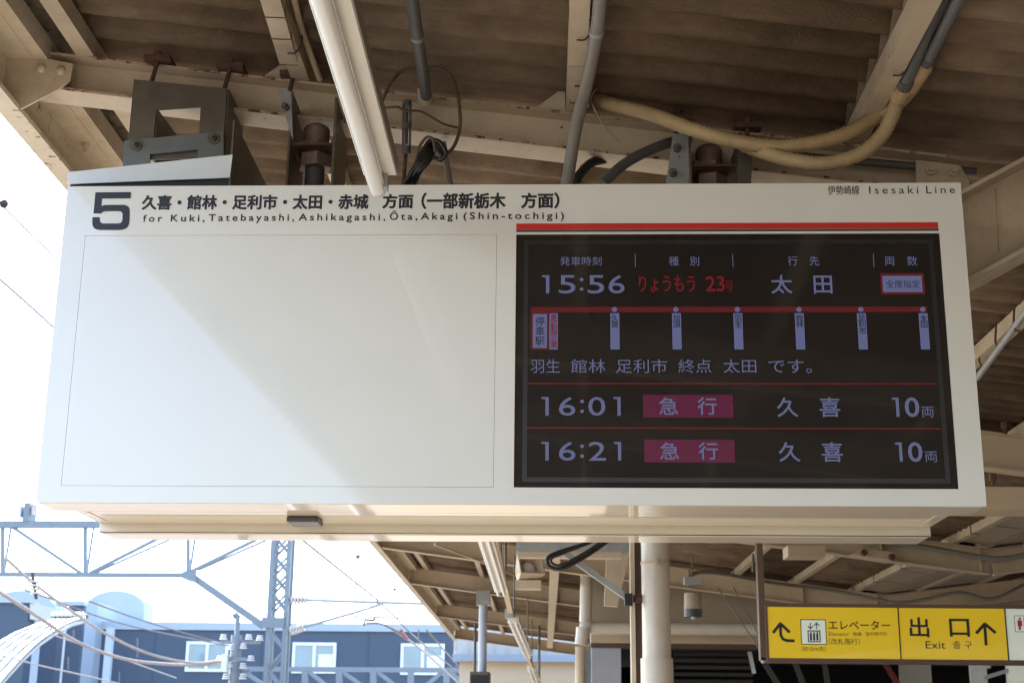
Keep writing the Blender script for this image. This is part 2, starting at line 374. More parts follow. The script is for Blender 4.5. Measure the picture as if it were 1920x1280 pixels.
b.box((0,0,dt+g2),(BW,.006,BH)); b.box((0,0,0),(BW,.006,db-g2)); b.box((0,0,db-g2),(dl-g2,.006,dt+g2))
b.box((dr+g2,0,db-g2),(sl_,.006,dt+g2)); b.box((sr,0,db-g2),(BW,.006,dt+g2))
b.box((sl_,0,st),(sr,.006,dt+g2)) if st < dt+g2 else None
b.box((sl_,0,db-g2),(sr,.006,sb)) if sb > db-g2 else None
b.build('front_frame', boardw, board)
b = MB(BM); b.box((dl-g2,.0052,db-g2),(dr+g2,.0058,dt+g2)); b.build('panel_joint', mat('joint_shadow',(.12,.11,.1),.7), board)
b = MB(BM); b.box((dl,.0002,db),(dr,.005,dt)); b.build('blank_panel', boardw, board)
# core and bottom
b = MB(BM); b.box((.075,.19,.0),(BW-.075,.672,BH-.02)); b.build('board_core', lip, board)
b = MB(BM); b.box((.012,.006,-.0015),(BW-.012,.188,.0)); b.box((.10,.192,-.0015),(BW-.10,.47,.0)); b.build('underside_panel', boardu, board)
b = MB(BM); b.box((.075,.48,-.036),(BW-.075,.50,.0)); b.build('lower_lip', lip, board)
b = MB(BM); b.box((.08,.502,-.038),(BW-.08,.672,-.002)); b.build('lower_tray', boardu, board, bevel=.002)
for uu in (.115, BW-.125):
    b = MB(BM); b.box((uu,.2,-.0035),(uu+.009,.468,-.0016)); b.build('trim_strip', lip, board)
u0_, v0_ = bl(540,966,.30)
b = MB(BM); b.prism([(u0_,.27,-.0015),(u0_+.115,.27,-.0015),(u0_+.115,.40,-.0015),(u0_,.40,-.0015)], (0,0,-.022)); b.build('sensor', mat('sensor_black',(.05,.05,.05),.35), board, bevel=.006)
b = MB(BM); b.box((.08,.4775,-.0365),(BW-.08,.4795,-.0340)); b.build('tray_gap_shade', black, board)  # black strip on the lip, painted shade of the gap above the tray
# screen
b = MB(BM); b.box((sl_+.001,.0045,sb+.001),(sr-.001,.0055,st-.001)); scn = b.build('display_screen', lcd, board)
al, ar = sl_+.045, sr-.042; at_, ab = bl(1300,457)[1], bl(1300,895)[1]
b = MB(BM); w_ = .016
b.box((al-w_,.0038,ab-w_),(ar+w_,.0044,ab)); b.box((al-w_,.0038,at_),(ar+w_,.0044,at_+w_)); b.box((al-w_,.0038,ab),(al,.0044,at_)); b.box((ar,.0038,ab),(ar+w_,.0044,at_))
b.build('screen_bezel', lcdb, scn)
# stripe
def rect_px(name, x0, y0, x1, y1, m, parent, d=-.001, th=.0008):
    a = bl(x0, y0, d); c = bl(x1, y1, d); bb = bl(x1, y0, d); e = bl(x0, y1, d)
    ul, ur = (a[0]+e[0])/2, (bb[0]+c[0])/2; vt, vb = (a[1]+bb[1])/2, (e[1]+c[1])/2
    b = MB(BM); b.box((ul,d,vb),(ur,d+th,vt)); return b.build(name, m, parent)
rect_px('red_stripe', 968,418,1759,429, redp, board)
rect_px('grey_stripe', 968,429.5,1760,434, greyp, board)
def text_mesh(s, spacing=1.0, line=1.0):
    c = bpy.data.curves.new('t', 'FONT'); c.body = s; c.size = 1; c.space_character = spacing; c.space_line = line; c.resolution_u = 3
    o = bpy.data.objects.new('t', c); COL.objects.link(o); bpy.context.view_layer.update()
    me = bpy.data.meshes.new_from_object(o.evaluated_get(bpy.context.evaluated_depsgraph_get()))
    vs = [(v.co.x, v.co.y) for v in me.vertices]; fs = [list(p.vertices) for p in me.polygons]
    bpy.data.objects.remove(o); bpy.data.curves.remove(c); bpy.data.meshes.remove(me)
    return vs, fs
def place_text(name, s, quad, m, parent, M, d, offset=0, spacing=1.0, base=None, line=1.0):
    """quad: local (ul, vb, ur, vt); base: (baseline v, cap height) replaces the vertical fit"""
    vs, fs = text_mesh(s, spacing, line)
    x0, x1 = min(v[0] for v in vs), max(v[0] for v in vs); y0, y1 = min(v[1] for v in vs), max(v[1] for v in vs)
    ul, vb, ur, vt = quad
    out = []
    for x, y in vs:
        u = ul+(x-x0)/(x1-x0)*(ur-ul)
        v = base[0]+y/.69*base[1] if base else vb+(y-y0)/(y1-y0)*(vt-vb)
        out.append((u, d, v))
    b = MB(M); e = abs(offset)*(ur-ul)/(x1-x0) if offset > 0 else 0
    for k, (a, c) in enumerate(((0,0),(-1,0),(1,0),(0,-1),(0,1),(-.7,-.7),(.7,.7),(-.7,.7),(.7,-.7)) if e else ((0,0),)):
        b.add([(u+a*e, dd-k*.00002, v+c*e) for u, dd, v in out], fs)
    return b.build(name, m, parent)
def T(s, x0, y0, x1, y1, m, parent, d=-.0012, offset=.0, spacing=1.0, name='lettering', line=1.0):
    a, c, e, f = bl(x0,y0,d), bl(x1,y1,d), bl(x0,y1,d), bl(x1,y0,d)
    return place_text(name, s, ((a[0]+e[0])/2, (e[1]+c[1])/2, (c[0]+f[0])/2, (a[1]+f[1])/2), m, parent, BM, d, offset, spacing, line=line)
def TL(s, x0, x1, yb, cap, m, parent, d=-.0012, offset=.0, spacing=1.3):
    a, c = bl(x0,yb,d), bl(x1,yb,d); h = bl(x0,yb-cap,d)[1]-a[1]
    return place_text('lettering', s, (a[0],0,c[0],1), m, parent, BM, d, offset, spacing, base=((a[1]+c[1])/2, h))
five = [(118,85),(390,82),(386,130),(168,132),(162,192),(172,186),(190,181),(330,180),(352,184),(368,193),(377,207),(380,228),(378,300),(374,328),(366,347),(350,361),(328,369),(300,372),(150,372),(124,367),(106,356),(96,338),(94,320),(95,275),(150,275),(151,300),(156,314),(168,321),(185,323),(292,323),(311,319),(321,309),(325,292),(326,252),(322,238),(311,230),(292,227),(195,228),(180,231),(168,238),(162,246),(103,245)]
b = MB(BM); b.prism([(bl(150+x/4.085,340+y/4.085,-.0015)[0],-.0015,bl(150+x/4.085,340+y/4.085,-.0015)[1]) for x, y in five], (0,.001,0)); b.build('platform_number', ink, board)
B1 = .036
T('久喜・館林・足利市・太田・赤城', 267,366,690,392, ink, board, offset=B1)
T('方面', 718,364.5,774,390, ink, board, offset=B1)
T('（一部新栃木', 791,362,947,391, ink, board, offset=B1)
T('方面）', 978,362,1048,390, ink, board, offset=B1)
for s, xa, xb, yb_, sp_ in (('for',268,303,415.5,1.5),('Kuki,',320,383,415,1.4),('Tatebayashi,',391,551,414,1.4),('Ashikagashi,',560,722,413,1.4),('Ōta,',731,782,412,1.4),('Akagi',789,857,411.5,1.4),('(Shin-tochigi)',869,1057,410.5,1.4)):
    TL(s, xa, xb, yb_, 12.5, ink, board, spacing=sp_, offset=.012)
T('伊勢崎線', 1552,348,1611,365, ink, board, offset=.004)
TL('Isesaki', 1630,1722, 363, 14, ink, board, spacing=1.4); TL('Line', 1737,1791, 362.5, 14, ink, board, spacing=1.4)
# screen content
DS = .0032
def ST(s, x0, y0, x1, y1, m=scr_txt, off=.0, d=DS, **k): return T(s, x0, y0, x1, y1, m, scn, d=d, offset=off, **k)
def SR(x0, y0, x1, y1, m, d=DS+.0003, name='screen_block'): return rect_px(name, x0, y0, x1, y1, m, scn, d=d, th=.0002)
ST('発車時刻',1050,481,1128,498); ST('種　別',1254,481,1311,498); ST('行　先',1477,480,1536,498); ST('両　数',1659,480,1720,498)
for xs in ((1190.5,1191.7),(1373.5,1374.7),(1637.5,1638.8)): SR(xs[0],476,xs[1],501,scr_txt)
def one(x0, yt, x1, yb_):
    a, c = bl(x0, yt, DS), bl(x1, yb_, DS); W_, H_ = c[0]-a[0], a[1]-c[1]; sw = .0135
    b = MB(BM); b.prism([(a[0]+p*W_ if p < 1 else c[0], DS, c[1]+q*H_) for p, q in ((1,0),(1,1),(.0,1),(.0,.9),(.4,.89),(.54,.87),(.54,0))], (0,.0002,0)); b.build('lettering', scr_txt, scn)
def digits(xs, yt, yb_, s):
    for (a, c), ch in zip(xs, s):
        if ch == '1': one(a, yt, c, yb_); continue
        ST(ch, a, yt if ch != ':' else yt+5, c, yb_ if ch != ':' else yb_-5, off=.003)
digits(((1016,1030),(1048,1079),(1087,1094),(1102,1133),(1141,1171)),516,550,'15:56')
digits(((1015,1029),(1048,1079),(1088,1095),(1103,1135),(1150,1164)),744,779,'16:01')
digits(((1015,1029),(1048,1079),(1088,1095),(1104,1136),(1151,1165)),828,863,'16:21')
ST('りょうもう',1198,517,1303,547,scr_redt,.02); ST('23',1324,518,1358,546,scr_redt,.02); ST('号',1359,526,1375,547,scr_redt)
ST('太',1446,516,1485,550,off=.012); ST('田',1526,517,1560,550,off=.012)
SR(1651,512,1733.5,552,scr_red); SR(1655,517,1729,547.5,scr_pale,d=DS); ST('全席指定',1661,525,1725,540,scr_dark,d=DS-.0004)
SR(995,575,1738,585,scr_red)
cxs = [(1152,1153,'久喜'),(1267,1269,'加須'),(1382.5,1384.5,'羽生'),(1498,1500,'館林'),(1614,1617,'足利市'),(1730,1733,'太田')]
for c1, c2, s in cxs:
    u, v = bl(c1,580,DS); b = MB(BM); b.prism([(u+.0095*math.cos(a*math.pi/8),DS,v+.0095*math.sin(a*math.pi/8)) for a in range(16)], (0,.0002,0)); b.build('stop_dot', scr_pale, scn)
    SR(c2-8.6,587,c2+8.6,655,scr_pale,name='stop_bar')
    ST('\n'.join(s), c2-7.5,590,c2+6.5,590+12.2*len(s),scr_dark,.01,d=DS-.0002,line=.85)
SR(995,585.3,1029,655,scr_red); SR(999,588.5,1025.5,652,scr_pale,d=DS); ST('停\n車\n駅',1004,594,1021,647,scr_dark,.01,d=DS-.0004)
SR(1030,587,1046,655,scr_pale); ST('\n'.join('東武動物公園'),1032,589,1044.5,652,scr_redt,.015,d=DS-.0002,line=.85)
for s, xa, xb in (('羽生',995,1050),('館林',1070,1135),('足利市',1155,1251),('終点',1272,1334),('太田',1356,1418),('です。',1441,1522)): ST(s,xa,673 if s != 'です。' else 674,xb,699,off=-.004)
SR(988,717.5,1757,720.5,scr_red); SR(988,801,1764,804,scr_red)
for y, dx, dy in ((740,0,0),(824,2,84)):
    SR(1206+dx,740+dy,1375+dx*1.3,782.5+dy,scr_mag)
    ST('急',1236+dx,745+dy,1271+dx,777+dy,off=.012,d=DS-.0002); ST('行',1308+dx,745+dy,1344+dx,777+dy,off=.012,d=DS-.0002)
    ST('久',1457+dx*1.6,745+dy,1496+dx*2,781+dy,off=.012); ST('喜',1537+dx*2,745+dy,1575+dx*2.3,781+dy,off=.012)
    one(1672+dx*3,745+dy,1687+dx*3,781+dy); ST('0',1697+dx*3,745+dy,1723+dx*3,781+dy,off=.012); ST('両',1728+dx*3.2,762+dy,1751+dx*3.2,782+dy)
# rain cover on the top left of the board
cov = thing('rain_cover', 'white sloped steel cover on the top left corner of the board', 'cover', atY(280,340,5.05))
D = 5.02
b = MB(); b.prism([atY(126,323,D), atY(436,290,D), atY(431,331,D), atY(430,333,D), atY(126,345,D)], (0,.006,0)); b.build('front_lip', coverw, cov)
p = atY(437,226,5.03); q = atY(434,333,5.03)
b = MB(); b.prism([(p.x,5.03,p.z),(p.x,5.75,p.z),(p.x,5.75,BZ+BH-.02),(p.x,5.03,BZ+BH-.02)], (.006,0,0)); b.build('side_plate', steel, cov)
p0 = atY(128,325,D); p1 = atY(434,292,D)
b = MB(); b.prism([p0+Vector((0,.006,0)), p1+Vector((0,.006,0)), p1+Vector((0,.30,0)), p0+Vector((0,.30,0))], (0,0,-.004)); b.build('top_plate', coverw, cov)
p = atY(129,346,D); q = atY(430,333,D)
b = MB(); b.box((p.x,5.035,BZ+BH+.002),(q.x,5.30,q.z+.006)); b.build('recess_shade_block', black, cov)  # solid black box painting the shade under the cover
# ------------------------------------------------------------------ hanging brackets
def rods(parent, pts):
    for (x0, y0, x1, y1) in pts:
        a = atY(x0, y0, 5.385); c = atY(x1, y1, 5.385)
        b = MB(); b.cyl(a+(a-c)*.15, c+(c-a)*.2, .0095, 10); b.build('hanger_bolt', rusty, parent)
        z = zc_(a.x); b = MB(); b.box((a.x-.055,5.36,z+.004),(a.x+.055,5.60,z+.026)); b.build('clamp_bar', rusty, parent)
        b = MB(); b.cyl((a.x,5.385,z+.027),(a.x,5.385,z+.047),.02,6,smooth=False); b.build('nut', rusty, parent)
k1 = thing('hanging_bracket', 'square grey steel bracket with window cutout above the number five', 'bracket', atY(330,330,5.25), 'brackets carrying the departure board')
D = 5.3
b = MB(); b.ring([atY(251,149,D), atY(425,166,D), atY(418,296,D), atY(237,300,D)], [atY(293,206,D), atY(376,201,D), atY(373,262,D), atY(287,270,D)], (0,.009,0)); b.build('front_plate', steel, k1)
p = atY(425,166,D); q = atY(418,296,D)
b = MB(); b.prism([(p.x,D+.009,p.z),(p.x,D+.30,p.z-.0),(p.x,D+.30,q.z-.06),(q.x,D+.009,q.z-.06)], (.009,0,0)); b.build('side_plate', steel, k1)
p = atY(292,204,D)
b = MB(); b.prism([(p.x,D+.009,p.z),(p.x+.03,D+.28,p.z-.02),(p.x+.03,D+.28,p.z-.22),(p.x,D+.009,p.z-.22)], (.008,0,0)); b.build('inner_plate', steel, k1)
D = 5.28
b = MB(); b.ring([atY(232,264,D), atY(419,246,D), atY(419,330,D), atY(230,330,D)], [atY(281,289,D), atY(371,280,D), atY(371,326,D), atY(281,326,D)], (0,.009,0)); b.build('link_plate', steel_l if 0 else mat('bluegrey_steel',(.17,.175,.175),.5,metal=.2,var=.1), k1)
for q in ((255,273),(401,260)):
    p = atY(*q, D); b = MB(); b.cyl(p, p+Vector((0,-.004,0)), .026, 20); b.cyl(p+Vector((0,-.004,0)), p+Vector((0,-.018,0)), .014, 6, smooth=False); b.cyl(p+Vector((0,-.018,0)), p+Vector((0,-.036,0)), .008, 10); b.build('bolt', steel, k1)
rods(k1, ((297,110,286,148),(433,124,422,163)))
def pipe_bracket(label, xl, xr, ytop, yshelf, lightleft=False, xtop=None):
    k = thing('hanging_bracket', label, 'bracket', atY((xl+xr)/2, 340, 5.3), 'brackets carrying the departure board')
    D0, D1 = 5.28, 5.6; L_ = atY(xl, ytop, D0); R_ = atY(xr, ytop+10, D0); zB = BZ+BH-.04; zs = atY(xl, yshelf, D0).z
    b = MB()
    b.prism([(L_.x,D0,L_.z),(L_.x,D1,L_.z-.0),(L_.x,D1,zB),(L_.x,D0,zB)], (.009,0,0)); b.build('side_plate', steel, k)
    b = MB(); b.prism([(R_.x,D0,R_.z),(R_.x,D1,R_.z),(R_.x,D1,zB),(R_.x,D0,zB)], (.009,0,0)); b.build('side_plate', steel, k)
    b = MB(); b.box((L_.x+.010,D0+.02,zs),(R_.x-.001,D1,zs+.010)); b.build('shelf_plate', rusty, k)
    cx = (L_.x+R_.x)/2; cy = 5.42
    b = MB(); b.cyl((cx,cy,zs+.011),(cx,cy,zs+.05),.070,6,smooth=False); b.build('nut', nutm, k)
    b = MB(); b.cyl((cx,cy,zs+.051),(cx,cy,zs+.115),.054,20); b.ball((cx,cy,zs+.115),.054,16,8,(1,1,.5)); b.build('rod_head', nutm, k)
    b = MB(); b.cyl((cx,cy,zs-.056),(cx,cy,zs-.002),.070,6,smooth=False); b.build('nut', nutm, k)
    b = MB(); n = int((zs-.057-zB)/.0045)
    b.tube([(cx,cy,zB+(zs-.057-zB)*i/max(n,1)) for i in range(n+1)], .038, 20, spline=False, rib=.0025); b.build('threaded_pipe', pvcd, k)
    return k, L_, R_, zs
k2, L2, R2, zs2 = pipe_bracket('dark steel bracket with big threaded pipe and nuts left of the lamp', 545, 628, 172, 268)
D = 5.275
b = MB(); b.prism([atY(519,166,D), atY(546,172,D), atY(549,262,D), atY(534,215,D)], (0,.008,0)); b.build('flange_plate', steel_l, k2)
p = atY(536,203,D); b = MB(); b.cyl(p, p+Vector((0,-.02,0)), .016, 6, smooth=False); b.cyl(p+Vector((0,-.02,0)), p+Vector((0,-.04,0)), .009, 8); b.build('bolt', steel, k2)
rods(k2, ((551,138,543,172),))
k3, L3, R3, zs3 = pipe_bracket('steel bracket with pale bolted flange below the cream hoses', 1291, 1382, 252, 308)
b = MB(); b.ring([atY(1262,250,D), atY(1291,253,D), atY(1290,348,D), atY(1248,348,D)], [atY(1272,290,D), atY(1277,290,D), atY(1277,296,D), atY(1271,296,D)], (0,.009,0)); b.build('flange_plate', steel_l, k3)
b = MB(); b.prism([atY(1383,262,D), atY(1412,270,D), atY(1408,348,D), atY(1383,348,D)], (0,.009,0)); b.build('flange_plate', steel, k3)
for q in ((1269,280),(1261,326)):
    p = atY(*q, D); b = MB(); b.cyl(p, p+Vector((0,-.022,0)), .017, 6, smooth=False); b.cyl(p+Vector((0,-.022,0)), p+Vector((0,-.04,0)), .009, 8); b.build('bolt', steel, k3)
rods(k3, ((1272,215,1268,252),(1402,228,1400,268)))
# ------------------------------------------------------------------ lamps
def lamp(label, xa, y0, y1, z, n=1):
    t = thing('fluorescent_lamp', label, 'lamp', (xa, y1, z), 'tube lamps in a row under the roof')
    b = MB(); b.box((xa-.062,y0,z+.03),(xa+.050,y1,z+.034)); b.box((xa-.062,y0,z+.034),(xa-.056,y1,z+.075)); b.build('reflector', lampw, t)
    b = MB(); b.box((xa+.0505,y0,z+.030),(xa+.056,y1,z+.085)); b.box((xa-.056,y0,z+.080),(xa+.050,y1,z+.085)); b.box((xa-.062,y1+.0005,z+.03),(xa+.056,y1+.006,z+.085)); b.build('housing', lampside, t)
    b = MB(); b.cyl((xa-.018,y0+.01,z),(xa-.018,y1+.04,z),.0295,24); b.build('lamp_tube', tubem, t)
    b = MB(); b.cyl((xa-.018,y1+.04,z),(xa-.018,y1+.052,z),.028,20); b.cyl((xa-.018,y1+.0525,z),(xa-.018,y1+.062,z),.0265,20); b.cyl((xa-.018,y1+.0625,z),(xa-.018,y1+.072,z),.0245,20); b.build('socket_ring', pink, t)
    b = MB(); b.box((xa+.008,y1-.02,z-.02),(xa+.022,y1+.03,z+.03)); b.build('tube_holder', steel_l, t)
    b = MB()
    for yy in (y0+.1,): b.cyl((xa,yy,z+.085),(xa,yy,EYE+2.65),.009,8)
    b.build('hanger_rod', steel, t)
    return t
lp = atY(709,356,4.62)
lamp('long white tube lamp hanging in front of the board top', lp.x+.018, 2.2, 4.56, lp.z)
# far lamps on a suspended channel
def far_lamp(label, a, c, rc):
    t = thing('fluorescent_lamp', label, 'lamp', (a+c)/2, 'tube lamps in a row under the roof')
    d = (c-a).normalized(); s_ = d.cross(Vector((0,0,1))).normalized()
    b = MB(); b.bar(a, c, .13, .05); b.build('reflector', lampw, t)
    for k in (-.03, .03):
        b = MB(); b.cyl(a+s_*k+Vector((0,0,-.05)), c+s_*k+Vector((0,0,-.05)), rc, 12); b.build('lamp_tube', tubem, t)
    b = MB(); 
    for q in (a+d*.2, c-d*.2): b.cyl(q+Vector((0,0,.025)), q+Vector((0,0,.75)), .010, 6)
    b.build('hanger_rod', steel, t)
far_lamp('lit side tube lamp just below the board, nearest of the far row', atY(905,990,11.2), atY(940,1105,14.4), .017)
far_lamp('far tube lamp hanging past the square junction box', atY(962,1160,16.5), atY(990,1225,20.5), .018)
far_lamp('last small tube lamp before the cream end wall', atY(996,1250,22.5), atY(1012,1290,26.5), .018)
b = MB(); b.bar(atY(922,985,11.3), atY(958,1150,16.4), .055, .05); b.bar(atY(958,1150,16.4), atY(1014,1292,27), .055, .05); tag(b.build('lamp_channel', cream_clean), 'thin cream channel carrying the far lamps', 'channel')
b = MB(); p = atY(955,1148,16.3); b.box(p-Vector((.05,.05,.06)), p+Vector((.05,.05,.04))); tag(b.build('junction_box', steel_l), 'small pale square junction box between two far lamps', 'box')
# ------------------------------------------------------------------ conduits and cables near the board
def cond(name, label, pts, r, m, cat, n=14, rib=0, **k):
    b = MB(); b.tube([atY(*p) for p in pts], r, n, rib=rib, **k); return tag(b.build(name, m), label, cat)
cond('conduit', 'dark pipe coming down the roof to a clamp on the cream beam', [(768,-40,4.45),(783,70,4.85),(799,180,5.34)], .0235, pvcd, 'pipe')
cl = thing('pipe_clamp', 'small cream clamp holding the dark pipe on the beam', 'clamp', atY(797,192,5.36))
p = atY(797,178,5.365); b = MB(); b.cyl(p+Vector((0,-.03,.02)), p+Vector((0,.02,-.03)), .031, 16); b.build('clamp_ring', cream, cl)
b = MB(); b.cyl(p+Vector((0,-.035,-.005)), p+Vector((0,-.045,-.01)), .011, 6, smooth=False); b.build('bolt', cream, cl)
cond('conduit', 'thick grey pipe bending down to the board beside the ceiling purlin', [(1128,-30,4.3),(1119,60,4.6),(1102,150,4.9),(1080,240,5.1),(1062,352,5.22)], .0245, pvc, 'pipe', 20)
cond('flexible_hose', 'upper cream ribbed hose sagging from the grey pipe to the right fittings', [(1118,185,5.42),(1150,197,5.33),(1220,214,5.22),(1300,243,5.14),(1380,265,5.12),(1460,275,5.12),(1540,265,5.12),(1600,245,5.12),(1650,215,5.12),(1676,200,5.05),(1705,170,4.93),(1732,130,4.79)], .026, hosem, 'hose', 14, rib=.005)
cond('flexible_hose', 'lower cream ribbed hose hanging just above the board', [(1395,272,5.2),(1440,288,5.12),(1490,301,5.08),(1550,306,5.06),(1610,290,5.04),(1650,258,5.02),(1672,220,5.0),(1686,178,4.98)], .0255, hosem, 'hose', 14, rib=.005)
def fitting(label, a, c, r, e):
    t = thing('conduit', label, 'pipe', c); d = (a-c).normalized()
    b = MB(); b.cyl(c, c+d*.05, r*1.45, 16, r*1.35); b.cyl(c+d*.05, c+d*.07, r*1.15, 16); b.build('coupling', hosem, t)
    b = MB(); b.cyl(c+d*.07, c+d*.115, r*1.2, 18); b.build('collar', pvcd, t)
    b = MB(); b.cyl(c+d*.116, a, r, 18); b.build('pipe_run', pvcg, t)
pvcg = mat('slate_grey_conduit', (.13,.135,.14), .4, var=.08)
fitting('left slate grey pipe joined to the lower cream hose', atY(1782,-40,4.25), atY(1686,182,4.95), .0245, 0)
fitting('right slate grey pipe joined to the upper cream hose', atY(1818,-40,4.08), atY(1730,134,4.8), .0195, 0)
cond('flexible_hose', 'dark hose arching from behind the bracket down to the board', [(1290,262,5.45),(1255,268,5.35),(1205,288,5.28),(1165,312,5.24),(1130,345,5.2)], .021, pvcd, 'hose', 14)
cond('flexible_hose', 'short black ribbed hose next to the grey pipe foot', [(1135,298,5.5),(1108,306,5.45),(1085,330,5.42),(1078,352,5.42)], .017, blackc, 'hose', 12, rib=.003)
cond('wire', 'thin cream wire curling beside the grey pipe', [(1120,165,5.35),(1108,185,5.34),(1120,215,5.34),(1140,245,5.34),(1162,268,5.36)], .0042, hosem, 'wire', 6)
cond('wire', 'brown wire looping from the lamp over the dark pipe to the cable bundle', [(716,192,5.2),(730,160,5.22),(752,135,5.25),(790,127,5.27),(832,132,5.28),(852,155,5.28),(861,200,5.26),(862,240,5.25),(850,276,5.22),(826,296,5.2)], .0072, brownc, 'wire', 8)
bun = thing('cable_bundle', 'tied bundle of black cables lying on top of the board', 'cables', atY(790,345,5.1))
for i in range(9):
    o1, o2 = random.uniform(-4,4), random.uniform(-5,5)
    b = MB(); b.tube([atY(752+i*3.2,350+o1,5.15+.01*i), atY(772+i*2.0,322+o2,5.13), atY(790+i*2,285+o1+i*2,5.12), atY(806+i*1.5,264+o2*.6+i*1.5,5.12+.006*i), atY(826,276+i*1.4,5.12), atY(830+o1*.5,298+o2*.4,5.12)], .0072, 8); b.build('cable', blackc, bun)
b = MB(); b.tube([atY(812,262,5.11), atY(826,268,5.09), atY(836,288,5.09), atY(826,300,5.1), atY(814,296,5.12)], .009, 8); b.build('cable_tie', blackc, bun)
cond('wire', 'loose brown cable end curving over the bundle', [(780,300,5.1),(786,276,5.1),(800,258,5.1),(812,262,5.1),(816,285,5.1)], .006, brownc, 'wire', 8)
tb = thing('turnbuckle', 'small dark turnbuckle hanging from the beam right of the lamp', 'turnbuckle', atY(762,345,5.3))
for xa, xb in ((757,756),(770,768)):
    b = MB(); b.bar(atY(xa,195,5.3), atY(xb,286,5.3), .010, .012, up=(0,1,0)); b.build('side_bar', pvcd, tb)
b = MB(); b.cyl(atY(763.5,190,5.3), atY(763.5,200,5.3), .019, 10); b.build('end_nut', pvcd, tb)
b = MB(); b.cyl(atY(762.5,232,5.3), atY(762.5,244,5.3), .02, 10); b.build('end_nut', pvcd, tb)
b = MB(); b.cyl(atY(762,276,5.3), atY(762,290,5.3), .018, 10); b.build('end_nut', pvcd, tb)
b = MB(); b.cyl(atY(763,205,5.3), atY(762,270,5.3), .006, 8); b.cyl(atY(761,285,5.3), atY(756,352,5.3), .008, 8); b.build('rod', rusty, tb)
cond('wire', 'thin dark wires twisted along the beam near the turnbuckle', [(715,203,5.34),(745,201,5.32),(760,208,5.28),(790,210,5.3),(830,232,5.34),(860,240,5.38)], .005, brownc, 'wire', 6)
cond('conduit', 'short grey pipe stub standing on the board behind the cables', [(831,268,5.45),(845,352,5.4)], .013, pvc, 'pipe', 12)
cond('conduit', 'cream pipe beside the box trunking at the top left of the lamp', [(545,-30,4.6),(566,55,5.1),(600,150,5.4)], .013, cream, 'pipe', 10)
# cable duct tied beneath purlin (top)
for px, nm, lab in ((505,'cable_trunking','dirty cream cable trunking tied under the roof, left of the lamp'),(1088,'cable_trunking','dirty cream cable trunking tied under the roof, behind the grey pipe')):
    pass
def trunk(label, q0, q1, wd, ties):
    t = thing('cable_trunking', label, 'trunking', atY(*q0), 'square cream trunkings under the roof')
    a, c = atY(*q0), atY(*q1); b = MB(); b.bar(a, c, wd, .06); b.build('duct_body', cream, t)
    for f in ties:
        p = a.lerp(c, f); d = (c-a).normalized()
        b = MB(); b.bar(p-d*.0015, p+d*.0015, wd+.006, .068); b.build('tie_band', brownc, t)
def saddle(label, q, D_, r, m):
    p = atY(*q, D_); d = Vector((0,.9,-.3)).normalized(); b = MB(); b.cyl(p-d*.009, p+d*.009, r, 16); tag(b.build('pipe_saddle', m), label, 'pipe clip')
saddle('small clip round the dark pipe near the top picture edge', (783,70), 4.85, .027, pvc)
saddle('pale clip round the thick grey pipe near its top bend', (1119,60), 4.6, .028, steel_l)
trunk('dirty cream cable trunking left of the hanging lamp', (500,-40,4.5), (543,112,5.28), .074, (.35,.62,.97))
trunk('dirty cream cable trunking behind the thick grey pipe', (1087,-40,4.45), (1087,190,5.33), .074, (.25,.45,.62,.95))
cond('conduit', 'thin pale pipe running along a purlin right of the board', [(1955,540,6.6),(1893,626,7.35),(1832,708,8.3)], .019, steel_l, 'pipe', 12, spline=False)
for f in (640, 600, 560):
    pass
cond('conduit', 'dark grey pipe crossing the top of the beam right of the board', [(1800,770,10.1),(1870,784,10.1),(1940,796,10.1)], .03, pvc, 'pipe', 12)
cond('conduit', 'dark grey pipe running along the cream beam behind the hoses', [(1425,284,5.40),(1500,292,5.40),(1600,302,5.40),(1720,312,5.40),(1830,322,5.40)], .016, pvcd, 'pipe', 12)
for i, (xx, yy, D_) in enumerate(((1866,648,7.6),(1900,618,7.2),(1836,684,8.1))):
    a = atY(xx-2, yy-28, D_); b = MB(); b.tube([atY(xx+2,yy-45,D_), atY(xx,yy-8,D_), atY(xx+4,yy+2,D_), atY(xx+28,yy+4,D_)], .006, 6, spline=False)
    tag(b.build('tie_wire', rusty), ['dark tie wire round the middle of the purlin right of the board','dark tie wire on the purlin nearest the right picture edge','dark tie wire on the purlin touching the board edge'][i], 'wire', 'tie wires on the right purlin')
# ------------------------------------------------------------------ under-board background, platform side
D = 12.0
def colz(px, D): return atY(px, 1200, D).x
cx = colz(1231, D); b = MB(); dp = thing('drain_pipe', 'thick cream vertical pipe below the board with a wider sleeve at its foot', 'pipe', (cx, D, 0))
b.cyl((cx,D,0.0),(cx,D,EYE+2.0),.118,28); b.build('pipe_run', pipew, dp)
b = MB(); zz = atY(1231,1234,D).z; b.cyl((cx,D,0),(cx,D,zz),.134,28); b.build('sleeve', pipew, dp)
b = MB(); zz = atY(1231,1056,D).z; b.cyl((cx,D,zz-.012),(cx,D,zz+.012),.125,28); b.box((cx-.012,D-.15,zz-.025),(cx+.012,D-.12,zz+.025)); b.build('pipe_band', cream_clean, dp)
hc = thing('steel_column', 'narrow brown and cream steel column left of the thick pipe', 'column', (colz(1193,12.2), 12.2, 0))
xa, xb = colz(1183,12.15), colz(1191,12.15); b = MB(); b.box((xa,12.1,0),(xb,12.25,EYE+2.15)); b.build('column_flange', cream_clean, hc)
b = MB(); b.box((xb+.0005,12.16,0),(colz(1205,12.15),12.2,EYE+2.15)); b.build('column_web', brown, hc)
sb_ = thing('support_arm', 'pale diagonal arm bracing the small column under the board', 'arm', atY(1180,1120,12.0))
b = MB(); b.bar(atY(1050,1030,12.0), atY(1182,1124,12.0), .055, .05); b.build('arm_bar', steel_l, sb_)
